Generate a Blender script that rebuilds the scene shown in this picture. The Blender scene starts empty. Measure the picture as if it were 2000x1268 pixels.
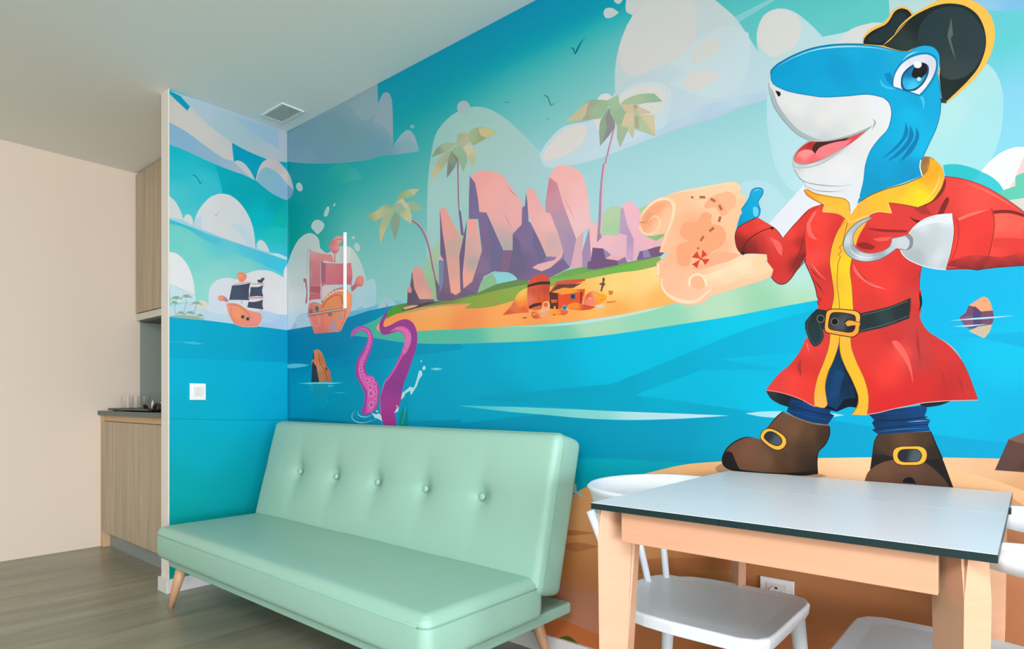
import bpy, bmesh, math, random
import numpy as np
from mathutils import Vector, Matrix
from mathutils.geometry import delaunay_2d_cdt
random.seed(7)
SC = bpy.context.scene
COL = SC.collection

# ---------------------------------------------------------------- camera
F_PX = math.sqrt(1426 * 1020)                 # focal length in pixels of the 2000 px wide picture
YAW = math.atan2(1020, F_PX)
CA, SA = math.cos(YAW), math.sin(YAW)
EYE = 1.0
HORIZON = 780.0
cam_d = bpy.data.cameras.new('camera')
cam_d.sensor_width = 36.0
cam_d.lens = F_PX / 2000 * 36.0
cam_d.shift_y = (HORIZON - 634.0) / 2000.0
cam_d.clip_start = 0.02
cam = bpy.data.objects.new('camera', cam_d)
COL.objects.link(cam)
cam.location = (0, 0, EYE)
cam.rotation_euler = (math.pi / 2, 0, YAW)
SC.camera = cam

# ---------------------------------------------------------------- light and exposure
SC.view_settings.view_transform = 'Standard'
SC.view_settings.look = 'None'
SC.view_settings.gamma = 1.0
SC.view_settings.use_curve_mapping = False
SC.view_settings.exposure = 0.0
SC.cycles.max_bounces = 18
SC.cycles.transmission_bounces = 18
SC.cycles.transparent_max_bounces = 16
SC.cycles.diffuse_bounces = 5
SC.cycles.glossy_bounces = 3
SC.cycles.use_denoising = True
SC.cycles.sample_clamp_indirect = 6.0

world = bpy.data.worlds.new('daylight')
SC.world = world
world.use_nodes = True
world.node_tree.nodes['Background'].inputs[0].default_value = (0.86, 0.95, 1.0, 1)
world.node_tree.nodes['Background'].inputs[1].default_value = 1.0

def area(name, loc, target, sx, sy, power, col):
    d = bpy.data.lights.new(name, 'AREA')
    d.shape = 'RECTANGLE'
    d.size, d.size_y = sx, sy
    d.energy = power
    d.color = col
    o = bpy.data.objects.new(name, d)
    COL.objects.link(o)
    o.location = loc
    o.rotation_euler = (Vector(target) - Vector(loc)).to_track_quat('-Z', 'Y').to_euler()
    return o
# daylight from the window on the right, then a weak fill added behind
area('window_and_fill_light', (5.92, -2.7, 1.35), (-1.5, 0.6, 1.2), 4.2, 2.2, 515, (0.96, 0.955, 1.07))
area('window_and_fill_light', (0.9, -4.9, 1.5), (-1.2, 1.95, 1.4), 3.6, 2.0, 30, (0.90, 0.95, 1.08))
# overhead fill added above and behind the camera to brighten table and seat tops
area('overhead_fill', (0.3, -0.9, 2.53), (-0.2, -0.4, 0), 1.3, 1.1, 118, (0.95, 0.96, 1.06))

# ---------------------------------------------------------------- measuring: pixel of the photograph <-> point on a plane
def ray(px, py):
    u, v = px - 1000.0, HORIZON - py
    return (u * CA - F_PX * SA, u * SA + F_PX * CA, v)
def at(px, py, x=None, y=None, z=None):
    d = ray(px, py)
    t = x / d[0] if x is not None else (y / d[1] if y is not None else (z - EYE) / d[2])
    return Vector((d[0] * t, d[1] * t, EYE + d[2] * t))
def pr(X, Y, Z):
    w = -X * SA + Y * CA
    r = X * CA + Y * SA
    return 1000 + F_PX * r / w, HORIZON - F_PX * (Z - EYE) / w

# ---------------------------------------------------------------- materials
def lin1(c):
    c /= 255.0
    return c / 12.92 if c <= 0.04045 else ((c + 0.055) / 1.055) ** 2.4
def hexrgb(h):
    h = h.lstrip('#')
    return (int(h[0:2], 16), int(h[2:4], 16), int(h[4:6], 16))
def lin(h, k=1.0):
    r, g, b = hexrgb(h)
    return (lin1(r) * k, lin1(g) * k, lin1(b) * k, 1.0)

def mat(name, color, rough=0.5, spec=0.5, metal=0.0, trans=0.0, ior=1.5, noise=None, bump=None, emit=None, sub=0.0):
    m = bpy.data.materials.new(name)
    m.use_nodes = True
    nt = m.node_tree
    b = nt.nodes['Principled BSDF']
    c = lin(color) if isinstance(color, str) else (*color, 1)
    b.inputs['Base Color'].default_value = c
    b.inputs['Roughness'].default_value = rough
    b.inputs['Specular IOR Level'].default_value = spec
    b.inputs['Metallic'].default_value = metal
    b.inputs['Transmission Weight'].default_value = trans
    b.inputs['IOR'].default_value = ior
    if emit:
        b.inputs['Emission Color'].default_value = c
        b.inputs['Emission Strength'].default_value = emit
    tc = nt.nodes.new('ShaderNodeTexCoord')
    if noise:                       # noise = (scale xyz, amount, second colour)
        mp = nt.nodes.new('ShaderNodeMapping')
        mp.inputs['Scale'].default_value = noise[0]
        nt.links.new(tc.outputs['Object'], mp.inputs[0])
        n = nt.nodes.new('ShaderNodeTexNoise')
        n.inputs['Scale'].default_value = 1.0
        n.inputs['Detail'].default_value = 6
        n.inputs['Distortion'].default_value = 0.6
        nt.links.new(mp.outputs[0], n.inputs[0])
        r = nt.nodes.new('ShaderNodeValToRGB')
        r.color_ramp.elements[0].position = 0.5 - noise[1] / 2
        r.color_ramp.elements[1].position = 0.5 + noise[1] / 2
        r.color_ramp.elements[0].color = c
        r.color_ramp.elements[1].color = lin(noise[2])
        nt.links.new(n.outputs[0], r.inputs[0])
        nt.links.new(r.outputs[0], b.inputs['Base Color'])
    if bump:                        # bump = (scale, strength, distance)
        n2 = nt.nodes.new('ShaderNodeTexNoise')
        n2.inputs['Scale'].default_value = bump[0]
        n2.inputs['Detail'].default_value = 4
        nt.links.new(tc.outputs['Object'], n2.inputs[0])
        bp = nt.nodes.new('ShaderNodeBump')
        bp.inputs['Strength'].default_value = bump[1]
        bp.inputs['Distance'].default_value = bump[2]
        nt.links.new(n2.outputs[0], bp.inputs['Height'])
        nt.links.new(bp.outputs[0], b.inputs['Normal'])
    return m

M = {}
M['ceiling'] = mat('ceiling_paint', '#f0f3ee', 0.9, 0.2, bump=(180, 0.04, 0.001))
M['beige'] = mat('beige_wall_paint', '#e0d2bf', 0.9, 0.2, bump=(160, 0.05, 0.001))
M['white_paint'] = mat('white_wall_paint', '#e2dccf', 0.75, 0.3)
M['skirting'] = mat('white_skirting_lacquer', '#d9d8d2', 0.45, 0.4)
M['niche_panel'] = mat('grey_green_panel', '#8d988c', 0.5, 0.4)
M['mint'] = mat('mint_leatherette', '#94bfab', 0.42, 0.45, bump=(420, 0.12, 0.0006))
M['mint_dark'] = mat('mint_piping', '#7fae96', 0.5, 0.4)
M['beech'] = mat('beech_wood', '#cfa283', 0.42, 0.4, noise=((3, 3, 38), 0.7, '#c99a78'))
M['beech_h'] = mat('beech_wood_rail', '#d3a281', 0.42, 0.4, noise=((3, 38, 38), 0.7, '#cc9876'))
M['leg_wood'] = mat('sofa_leg_wood', '#d3a781', 0.4, 0.4, noise=((40, 40, 4), 0.6, '#bd8e69'))
M['laminate'] = mat('pale_table_laminate', '#d8dee2', 0.36, 0.4, noise=((2, 2, 2), 0.9, '#d3dade'))
M['core'] = mat('dark_green_laminate_core', '#10292a', 0.4, 0.4)
M['plastic'] = mat('white_plastic', '#e4ebf0', 0.4, 0.45)
M['plastic2'] = mat('white_switch_plastic', '#ecece8', 0.35, 0.5)
M['plastic3'] = mat('pale_switch_rocker', '#dedcd4', 0.35, 0.5)
M['hole'] = mat('dark_socket_hole', '#181818', 0.6, 0.3)
M['metal'] = mat('socket_metal', '#b5b5b0', 0.3, 0.5, metal=1.0)
M['oak'] = mat('pale_oak_front', '#c2b094', 0.5, 0.35, noise=((26, 26, 1.4), 0.55, '#a1927b'))
M['oak_edge'] = mat('oak_edge_band', '#c9a97e', 0.5, 0.35)
M['worktop'] = mat('dark_grey_worktop', '#56655f', 0.4, 0.4)
M['plinth'] = mat('grey_plinth', '#8c9390', 0.4, 0.4)
M['cab_white'] = mat('white_cabinet_rail', '#cfd0c0', 0.5, 0.4)
M['hood'] = mat('dark_hood_underside', '#3a4a44', 0.4, 0.4)
M['tray'] = mat('black_tray', '#10181a', 0.3, 0.5)
M['vent'] = mat('vent_plastic', '#dfe5df', 0.5, 0.4)
M['vent_dark'] = mat('vent_slot', '#b4c2bb', 0.7, 0.2)
M['glass'] = mat('clear_glass', (1.0, 1.0, 1.0), 0.02, 0.5, trans=1.0, ior=1.22)
M['strip'] = mat('bright_white_strip', '#ffffff', 0.3, 0.5)
M['strip_soft'] = mat('off_white_strip', '#e3e3dc', 0.4, 0.4)
M['strip_dark'] = mat('thin_dark_line', '#30343a', 0.4, 0.4)
M['sachet'] = mat('cream_paper_sachet', '#cfc4b6', 0.7, 0.3)
M['sachet_dark'] = mat('dark_coffee_sachet', '#2d2623', 0.5, 0.4)

def floor_mat():
    m = bpy.data.materials.new('grey_oak_vinyl_floor')
    m.use_nodes = True
    nt = m.node_tree
    L = nt.links
    b = nt.nodes['Principled BSDF']
    tc = nt.nodes.new('ShaderNodeTexCoord')
    mp = nt.nodes.new('ShaderNodeMapping')
    mp.inputs['Scale'].default_value = (9, 1.1, 1)
    L.new(tc.outputs['Object'], mp.inputs[0])
    n = nt.nodes.new('ShaderNodeTexNoise')
    n.inputs['Scale'].default_value = 1.0
    n.inputs['Detail'].default_value = 7
    n.inputs['Distortion'].default_value = 0.8
    L.new(mp.outputs[0], n.inputs[0])
    r = nt.nodes.new('ShaderNodeValToRGB')
    r.color_ramp.elements[0].position = 0.34
    r.color_ramp.elements[1].position = 0.68
    r.color_ramp.elements[0].color = lin('#7e7e6b')
    r.color_ramp.elements[1].color = lin('#9b9984')
    L.new(n.outputs[0], r.inputs[0])
    L.new(r.outputs[0], b.inputs['Base Color'])
    b.inputs['Roughness'].default_value = 0.33
    b.inputs['Specular IOR Level'].default_value = 0.5
    return m
M['floor'] = floor_mat()

def print_mat():
    m = bpy.data.materials.new('mural_vinyl_print')
    m.use_nodes = True
    nt = m.node_tree
    b = nt.nodes['Principled BSDF']
    a = nt.nodes.new('ShaderNodeVertexColor')
    a.layer_name = 'ink'
    nt.links.new(a.outputs[0], b.inputs['Base Color'])
    b.inputs['Roughness'].default_value = 0.55
    b.inputs['Specular IOR Level'].default_value = 0.12
    return m
M['print'] = print_mat()

# ---------------------------------------------------------------- mesh helpers
def link(name, me, m=None, parent=None, smooth=False):
    o = bpy.data.objects.new(name, me)
    COL.objects.link(o)
    if m is not None:
        me.materials.append(m)
    if parent is not None:
        o.parent = parent
    if smooth:
        for p in me.polygons:
            p.use_smooth = True
    return o
def from_bm(name, bm, m, parent=None, smooth=False):
    bmesh.ops.recalc_face_normals(bm, faces=bm.faces[:])
    me = bpy.data.meshes.new(name)
    bm.to_mesh(me)
    bm.free()
    return link(name, me, m, parent, smooth)
def tag(o, label=None, cat=None, group=None, kind=None):
    for k, v in (('label', label), ('category', cat), ('group', group), ('kind', kind)):
        if v:
            o[k] = v
    return o
def empty(name, loc, rz=0.0):
    o = bpy.data.objects.new(name, None)
    COL.objects.link(o)
    o.location = loc
    o.rotation_euler = (0, 0, rz)
    o.empty_display_size = 0.1
    return o
def add_box(bm, lo, hi, bevel=0.0, segs=2):
    r = bmesh.ops.create_cube(bm, size=1.0)
    vs = r['verts']
    for v in vs:
        v.co = Vector([(lo[i] + hi[i]) / 2 + v.co[i] * (hi[i] - lo[i]) for i in range(3)])
    if bevel > 0:
        es = list({e for v in vs for e in v.link_edges})
        bmesh.ops.bevel(bm, geom=es, offset=bevel, segments=segs, affect='EDGES', profile=0.6)
    return vs
def box(name, lo, hi, m, parent=None, bevel=0.0, segs=2, smooth=False):
    bm = bmesh.new()
    add_box(bm, lo, hi, bevel, segs)
    return from_bm(name, bm, m, parent, smooth)
def add_tube(bm, pts, rad, n=10, caps=True):
    pts = [Vector(p) for p in pts]
    rings = []
    for i, p in enumerate(pts):
        d = (pts[min(i + 1, len(pts) - 1)] - pts[max(i - 1, 0)]).normalized()
        ref = Vector((0, 0, 1)) if abs(d.z) < 0.9 else Vector((1, 0, 0))
        a = d.cross(ref).normalized()
        b = d.cross(a)
        r = rad[i] if isinstance(rad, (list, tuple)) else rad
        rings.append([bm.verts.new(p + (a * math.cos(2 * math.pi * k / n) + b * math.sin(2 * math.pi * k / n)) * r) for k in range(n)])
    for i in range(len(rings) - 1):
        for k in range(n):
            bm.faces.new((rings[i][k], rings[i][(k + 1) % n], rings[i + 1][(k + 1) % n], rings[i + 1][k]))
    if caps:
        bm.faces.new(rings[0][::-1])
        bm.faces.new(rings[-1])
def tube(name, pts, rad, m, parent=None, n=10):
    bm = bmesh.new()
    add_tube(bm, pts, rad, n)
    return from_bm(name, bm, m, parent, True)
def add_lathe(bm, prof, n=20, c=(0, 0, 0)):
    rings = []
    for r, z in prof:
        rings.append([bm.verts.new((c[0] + r * math.cos(2 * math.pi * k / n), c[1] + r * math.sin(2 * math.pi * k / n), c[2] + z)) for k in range(n)])
    for i in range(len(rings) - 1):
        for k in range(n):
            bm.faces.new((rings[i][k], rings[i][(k + 1) % n], rings[i + 1][(k + 1) % n], rings[i + 1][k]))
    bm.faces.new(rings[0][::-1])
    bm.faces.new(rings[-1])
def lathe(name, prof, m, parent=None, n=20, c=(0, 0, 0)):
    bm = bmesh.new()
    add_lathe(bm, prof, n, c)
    return from_bm(name, bm, m, parent, True)
def rbox_bm(dim, r, seg=(24, 12, 6), disp=None):
    """box of size dim centred at origin, all edges rounded by r, gridded; disp(co, normal) -> offset along the normal"""
    bm = bmesh.new()
    hx, hy, hz = [d / 2 for d in dim]
    h = (hx, hy, hz)
    vmap = {}
    def axis_pts(i, n):
        inner = [-h[i] + r + (2 * (h[i] - r)) * k / n for k in range(n + 1)]
        ed = [-h[i] + r * (1 - math.cos(a)) for a in (0.0, 0.35, 0.7, 1.05, 1.35)]
        return ed + inner + [-e for e in ed[::-1]]
    ax = [axis_pts(i, seg[i]) for i in range(3)]
    def vert(p):
        key = tuple(round(c, 6) for c in p)
        if key not in vmap:
            inner = Vector([max(-h[i] + r, min(h[i] - r, p[i])) for i in range(3)])
            d = Vector(p) - inner
            if d.length > 1e-9:
                nrm = d.normalized()
                co = inner + nrm * r
            else:
                nrm = Vector((0, 0, 1)); co = Vector(p)
            if disp:
                co = co + nrm * disp(co, nrm)
            vmap[key] = bm.verts.new(co)
        return vmap[key]
    for i in range(3):
        j, k = (i + 1) % 3, (i + 2) % 3
        for s in (-1, 1):
            for a in range(len(ax[j]) - 1):
                for b in range(len(ax[k]) - 1):
                    q = []
                    for (da, db) in ((0, 0), (1, 0), (1, 1), (0, 1)):
                        p = [0, 0, 0]
                        p[i] = s * h[i]; p[j] = ax[j][a + da]; p[k] = ax[k][b + db]
                        q.append(vert(p))
                    if len(set(q)) == 4:
                        try:
                            bm.faces.new(q)
                        except ValueError:
                            pass
    return bm
def copy_tree(o, parent=None):
    c = o.copy()
    COL.objects.link(c)
    if parent is not None:
        c.parent = parent
    for ch in [x for x in bpy.data.objects if x.parent == o]:
        copy_tree(ch, c)
    return c

# ---------------------------------------------------------------- room shell
H = 2.6
YR = 1.951            # plane of the long mural wall
XL = -3.407           # plane of the short mural wall
YP = 1.2855           # free end of the partition that carries it
XB = -4.858           # beige wall beyond
def structure(o):
    o['kind'] = 'structure'
    return o
X1, Y0 = 6.02, -5.06
structure(box('floor', (XB - 0.1, Y0 - 0.1, -0.1), (X1 + 0.1, YR + 0.1, 0), M['floor']))
structure(box('ceiling', (XB - 0.1, Y0 - 0.1, H), (X1 + 0.1, YR + 0.1, H + 0.1), M['ceiling']))
wall_right = structure(box('wall_right', (XB - 0.1, YR + 0.0005, 0), (X1 + 0.1, YR + 0.1, H), M['white_paint']))
tag(wall_right, 'long wall covered by a printed pirate beach mural')
wall_side = structure(box('wall_side', (XL - 0.09, YP, 0), (XL - 0.0005, YR, H), M['white_paint']))
tag(wall_side, 'short white-edged partition wall carrying the mural round the corner')
structure(box('wall_left', (XB - 0.1, Y0, 0), (XB, YR, H), M['beige']))
# rear wall and window wall, both behind the camera, each with its opening
bm = bmesh.new()
add_box(bm, (XB, Y0 - 0.1, 0), (-0.65, Y0, H)); add_box(bm, (3.05, Y0 - 0.1, 0), (X1, Y0, H))
add_box(bm, (-0.65, Y0 - 0.1, 0), (3.05, Y0, 0.3)); add_box(bm, (-0.65, Y0 - 0.1, 2.5), (3.05, Y0, H))
structure(from_bm('wall_back', bm, M['white_paint']))
bm = bmesh.new()
add_box(bm, (X1, Y0, 0), (X1 + 0.1, -4.95, H)); add_box(bm, (X1, -0.45, 0), (X1 + 0.1, YR, H))
add_box(bm, (X1, -4.95, 0), (X1 + 0.1, -0.45, 0.15)); add_box(bm, (X1, -4.95, 2.45), (X1 + 0.1, -0.45, H))
structure(from_bm('wall_window', bm, M['white_paint']))
BH = 0.072
structure(box('baseboard_right', (XL, YR - 0.013, 0), (X1, YR, BH), M['skirting'], bevel=0.002))
bm = bmesh.new()
add_box(bm, (XL, YP, 0), (XL + 0.013, YR, BH), 0.002)
add_box(bm, (XL - 0.103, YP - 0.013, 0), (XL + 0.013, YP, BH), 0.002)
add_box(bm, (XL - 0.103, YP, 0), (XL - 0.09, YR - 0.62, BH), 0.002)
structure(from_bm('baseboard_side', bm, M['skirting']))
# slim white corner bead down the free edge of the mural
structure(box('trim_1', (XL - 0.004, YP - 0.002, BH), (XL + 0.0035, YP + 0.004, H), M['white_paint']))

# ---------------------------------------------------------------- ceiling vent
v = empty('ceiling_vent', (-3.205, 1.806, H))
tag(v, 'small rectangular air vent in the ceiling above the mural corner', 'vent')
bm = bmesh.new()
vx, vy, fw = 0.112, 0.066, 0.012
for lo, hi in (((-vx, -vy), (vx, -vy + fw)), ((-vx, vy - fw), (vx, vy)), ((-vx, -vy + fw), (-vx + fw, vy - fw)), ((vx - fw, -vy + fw), (vx, vy - fw))):
    add_box(bm, (lo[0], lo[1], -0.007), (hi[0], hi[1], 0), 0.0015)
from_bm('frame', bm, M['vent'], v)
box('backing', (-vx + fw, -vy + fw, -0.002), (vx - fw, vy - fw, 0), M['vent_dark'], v)
for k in range(7):
    bm = bmesh.new()
    add_box(bm, (-vx + fw, -0.0045, -0.0007), (vx - fw, 0.0045, 0.0007))
    bmesh.ops.rotate(bm, verts=bm.verts, cent=(0, 0, 0), matrix=Matrix.Rotation(0.45, 3, 'X'))
    bmesh.ops.translate(bm, verts=bm.verts, vec=(0, -0.045 + k * 0.015, -0.0045))
    from_bm('slat', bm, M['vent'], v)

# ---------------------------------------------------------------- switch and socket
s = empty('light_switch', (XL + 0.006, 1.43, 1.04))
tag(s, 'white square double light switch on the blue sea of the mural', 'switch')
box('plate', (-0.005, -0.041, -0.044), (0.004, 0.041, 0.044), M['plastic2'], s, bevel=0.002)
for k in (-1, 1):
    box('rocker', (0.004, k * 0.0125 - 0.0118, -0.024), (0.0075, k * 0.0125 + 0.0118, 0.024), M['plastic3'], s, bevel=0.001)

so = empty('wall_socket', (-0.5945, YR - 0.006, 0.412))
tag(so, 'white square power socket low on the mural behind the table', 'socket')
box('plate', (-0.049, -0.004, -0.045), (0.049, 0.005, 0.045), M['plastic2'], so, bevel=0.002)
box('inner_plate', (-0.03, -0.006, -0.03), (0.03, -0.003, 0.03), M['plastic3'], so, bevel=0.0012)
bm = bmesh.new()
add_lathe(bm, [(0.0225, 0.0), (0.0225, 0.003), (0.0205, 0.003), (0.0205, 0.0006), (0.001, 0.0006)], 24)
bmesh.ops.rotate(bm, verts=bm.verts, cent=(0, 0, 0), matrix=Matrix.Rotation(math.pi / 2, 3, 'X'))
bmesh.ops.translate(bm, verts=bm.verts, vec=(0, -0.0062, 0))
from_bm('well', bm, M['plastic2'], so)
for k in (-1, 1):
    bm = bmesh.new()
    add_lathe(bm, [(0.0032, 0), (0.0032, 0.001)], 12)
    bmesh.ops.rotate(bm, verts=bm.verts, cent=(0, 0, 0), matrix=Matrix.Rotation(math.pi / 2, 3, 'X'))
    bmesh.ops.translate(bm, verts=bm.verts, vec=(k * 0.0095, -0.0069, 0))
    from_bm('pin_hole', bm, M['hole'], so)
    box('earth_clip', (-0.003, -0.0095, k * 0.018 - 0.003), (0.003, -0.0068, k * 0.018 + 0.003), M['hole'], so)

# ---------------------------------------------------------------- kitchen niche behind the partition
xw0, xw1 = XB + 0.002, XL - 0.092
structure(box('trim_2', (xw0, YR - 0.006, 0.93), (xw1, YR - 0.0005, 1.50), M['niche_panel']))
structure(box('trim_3', (XB + 0.0005, 1.645, 0.93), (XB + 0.006, YR - 0.007, 1.54), M['niche_panel']))  # thin grey-green sheet on the beige wall between worktop and wall cabinet
wt = tag(box('worktop', (xw0, 1.3836, 0.893), (xw1, YR - 0.007, 0.922), M['worktop'], bevel=0.002), 'dark grey kitchen worktop over the oak base cabinet', 'worktop')
bc = empty('base_cabinet', (xw0, 1.39, 0))
tag(bc, 'oak-fronted kitchen base cabinet under the dark worktop', 'cabinet')
wd = xw1 - xw0
box('body', (0.0, 0.03, 0.10), (wd, 0.55, 0.892), M['oak'], bc)
box('side_panel', (0.0, 0.012, 0.0), (0.045, 0.55, 0.892), M['oak_edge'], bc, bevel=0.001)
box('handle_rail', (0.047, 0.018, 0.855), (wd, 0.03, 0.892), M['oak_edge'], bc)
for i in range(2):
    box('door', (0.047 + i * (wd - 0.047) / 2, 0.004, 0.112), (0.045 + (i + 1) * (wd - 0.047) / 2, 0.03, 0.851), M['oak'], bc, bevel=0.0015)
box('plinth', (0.046, 0.055, 0.0), (wd, 0.07, 0.108), M['plinth'], bc)
uc = empty('wall_cabinet', (xw0, 1.616, 1.555))
tag(uc, 'oak-fronted wall cabinet hung under the ceiling above the worktop', 'cabinet')
box('body', (0.0, 0.02, 0.055), (wd, 0.33, H - 1.555 - 0.001), M['oak'], uc)
for i in range(2):
    box('door', (0.003 + i * wd / 2, 0.0, 0.052), ((i + 1) * wd / 2, 0.019, H - 1.555 - 0.016), M['oak'], uc, bevel=0.0015)
box('lower_rail', (0.01, 0.004, 0.0), (wd, 0.33, 0.047), M['cab_white'], uc)
box('hood', (0.02, 0.02, -0.012), (wd, 0.325, 0.0), M['hood'], uc)

# tray with glasses and sachets on the worktop
TZ = 0.9225
tr = empty('serving_tray', (-4.45, 1.50, TZ))
tag(tr, 'flat black serving tray on the dark worktop', 'tray')
bm = bmesh.new()
add_box(bm, (-0.24, -0.085, 0.004), (0.42, 0.085, 0.010), 0.003)
for lo, hi in (((-0.255, -0.1), (0.435, -0.085)), ((-0.255, 0.085), (0.435, 0.1)), ((-0.255, -0.085), (-0.24, 0.085)), ((0.42, -0.085), (0.435, 0.085))):
    add_box(bm, (lo[0], lo[1], 0.006), (hi[0], hi[1], 0.019), 0.003)
from_bm('tray_body', bm, M['tray'], tr)
for sx in (-0.2, 0.38):
    for sy in (-0.07, 0.07):
        lathe('foot', [(0.012, 0), (0.012, 0.005)], M['tray'], tr, 10, (sx, sy, 0))
gl_labels = ['clear glass tumbler at the left on the black tray', 'clear glass tumbler in the middle of the three on the tray', 'clear glass tumbler nearest the sachets on the black tray']
gp = [(-4.49, 1.445), (-4.42, 1.470), (-4.35, 1.495)]
g0 = None
for i, (gx, gy) in enumerate(gp):
    if g0 is None:
        g0 = lathe('glass_tumbler', [(0.028, 0), (0.033, 0.088), (0.0315, 0.088), (0.0268, 0.006), (0.0005, 0.006)], M['glass'], None, 40)
        g = g0
        for pg in g0.data.polygons:
            pg.use_smooth = False
    else:
        g = g0.copy(); COL.objects.link(g)
    g.location = (gx, gy, TZ + 0.0105)
    tag(g, gl_labels[i], 'glass', 'tumblers on the tray')
sp = [('sachet_dark', -4.23, 1.465, 0.034, 0.2), ('sachet', -4.20, 1.495, 0.062, -0.15), ('sachet_dark', -4.155, 1.49, 0.045, 0.3), ('sachet', -4.135, 1.525, 0.05, 0.1), ('sachet_dark', -4.09, 1.50, 0.042, -0.2)]
slab = ['dark sachet leaning next to the tumblers on the tray', 'tall cream sachet standing among dark ones on the tray', 'dark sachet in the middle of the tray group', 'short cream sachet near the partition on the tray', 'dark sachet at the partition end of the tray']
for i, (mk, sx, sy, sh, tl) in enumerate(sp):
    bm = bmesh.new()
    r = rbox_bm((0.036, 0.016, sh), 0.006, (3, 2, 4))
    r.verts.ensure_lookup_table()
    for vv in r.verts:
        t = vv.co.z / sh
        vv.co.y *= 1.1 - abs(t) * 1.5 if abs(t) > 0.25 else 1.0
        vv.co.x += t * 0.02 * tl * 5
    bm.free()
    o = from_bm('sachet', r, M[mk], None, True)
    o.location = (sx, sy, TZ + 0.0105 + sh / 2)
    o.rotation_euler = (0.0, 0.0, 0.4 * (i - 2))
    tag(o, slab[i], 'sachet', 'sachets on the tray')

# ================================================================ the printed mural
# Flat vinyl print: every shape is a thin vector patch lying on the wall, with its own ink colours as vertex colours.
# Outlines were measured on the photograph and are carried to the wall planes by at().
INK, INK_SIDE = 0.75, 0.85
FR = {'P0': (0, 0, 1), 'A': (1400, 0, .3), 'B': (1400, 320, .3), 'C': (1400, 600, .3), 'D': (1100, 320, .25), 'E': (700, 150, .25),
      'F': (700, 380, .25), 'G': (1000, 150, .25), 'H': (540, 560, .22086), 'I': (320, 160, .22082), 'J': (0, 150, .4337),
      'K': (550, 420, .33915), 'L': (500, 150, .27609), 'MM': (570, 440, .17354), 'N': (1000, 0, .28), 'O': (320, 400, .22082),
      'P': (840, 600, .35), 'Q': (960, 500, .13), 'R': (1780, 200, .22088), 'S': (1100, 910, .15)}
WALLS = {'R': (XL, X1, 0.072, H), 'L': (YP, YR, 0.072, H)}
parts = {}
placed = {'R': [], 'L': []}      # printed shapes so far: bounds and layer

def to_wall(px, py, w):
    q = at(px, py, y=YR) if w == 'R' else at(px, py, x=XL)
    return (q.x, q.z) if w == 'R' else (q.y, q.z)
def from_wall(u, v, w):
    return pr(u, YR, v) if w == 'R' else pr(XL, u, v)
def parse(s, fr):
    x0, y0, k = FR[fr]
    out = []
    for t in s.split():
        c = t.endswith('!')
        a, b = t.rstrip('!').split(',')
        out.append((x0 + float(a) * k, y0 + float(b) * k, c))
    return out
def smooth(pts, closed=True):
    n = len(pts)
    out = []
    rng = range(n) if closed else range(n - 1)
    for i in rng:
        p0, p1, p2, p3 = pts[(i - 1) % n], pts[i], pts[(i + 1) % n], pts[(i + 2) % n]
        if not closed:
            if i == 0: p0 = (p1[0], p1[1], True); p1 = (p1[0], p1[1], True)
            if i == n - 2: p2 = (p2[0], p2[1], True)
        a, b = Vector(p1[:2]), Vector(p2[:2])
        d = (b - a).length
        if d < 1e-6: continue
        def tan(prev, cur, nxt, corner):
            if corner: return (b - a)
            m = (Vector(nxt[:2]) - Vector(prev[:2])) * 0.5
            if m.length > d * 1.15: m = m * (d * 1.15 / m.length)
            return m
        m1, m2 = tan(p0, p1, p2, p1[2]), tan(p1, p2, p3, p2[2])
        k = 1 if (p1[2] and p2[2]) else max(2, min(9, int(d / 5)))
        for j in range(k):
            t = j / k
            h1 = 2 * t ** 3 - 3 * t ** 2 + 1; h2 = t ** 3 - 2 * t ** 2 + t
            h3 = -2 * t ** 3 + 3 * t ** 2; h4 = t ** 3 - t ** 2
            q = a * h1 + m1 * h2 + b * h3 + m2 * h4
            out.append((q.x, q.y))
    if not closed: out.append(tuple(pts[-1][:2]))
    return out
def clip(poly, w, box_=None):
    u0, u1, v0, v1 = box_ or WALLS[w]
    for ax, lim, sgn in ((0, u0, 1), (0, u1, -1), (1, v0, 1), (1, v1, -1)):
        out = []
        n = len(poly)
        for i in range(n):
            p, q = poly[i], poly[(i + 1) % n]
            ip, iq = (p[ax] - lim) * sgn >= 0, (q[ax] - lim) * sgn >= 0
            if ip: out.append(p)
            if ip != iq:
                t = (lim - p[ax]) / (q[ax] - p[ax])
                out.append((p[0] + (q[0] - p[0]) * t, p[1] + (q[1] - p[1]) * t))
        poly = out
        if len(poly) < 3: return []
    return poly
def col_fn(fill, fr):
    """one hex colour, or 'x,y#hex x,y#hex ...' sampled ink colours blended smoothly (soft airbrush)"""
    if callable(fill):
        return fill, None
    if fill.startswith('#'):
        c = np.array(hexrgb(fill), float)
        return None, c
    x0, y0, k = FR[fr]
    P, Cc = [], []
    for t in fill.split():
        xy, h = t.split('#')
        a, b = xy.split(',')
        P.append((x0 + float(a) * k, y0 + float(b) * k)); Cc.append(hexrgb(h))
    P, Cc = np.array(P), np.array(Cc, float)
    dd = np.sqrt(((P[:, None] - P[None]) ** 2).sum(-1)) + np.eye(len(P)) * 1e6
    soft = (np.median(dd.min(1)) * 0.42) ** 2 if len(P) > 2 else 9.0
    def f(X):
        d2 = ((X[:, None, :] - P[None]) ** 2).sum(-1) + soft
        wgt = 1.0 / d2 ** 2
        return (wgt[..., None] * Cc[None]).sum(1) / wgt.sum(1)[:, None]
    return f, None
def lin_arr(a):
    a = np.clip(a, 0, 255) / 255.0
    return np.where(a <= 0.04045, a / 12.92, ((a + 0.055) / 1.055) ** 2.4)
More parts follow.
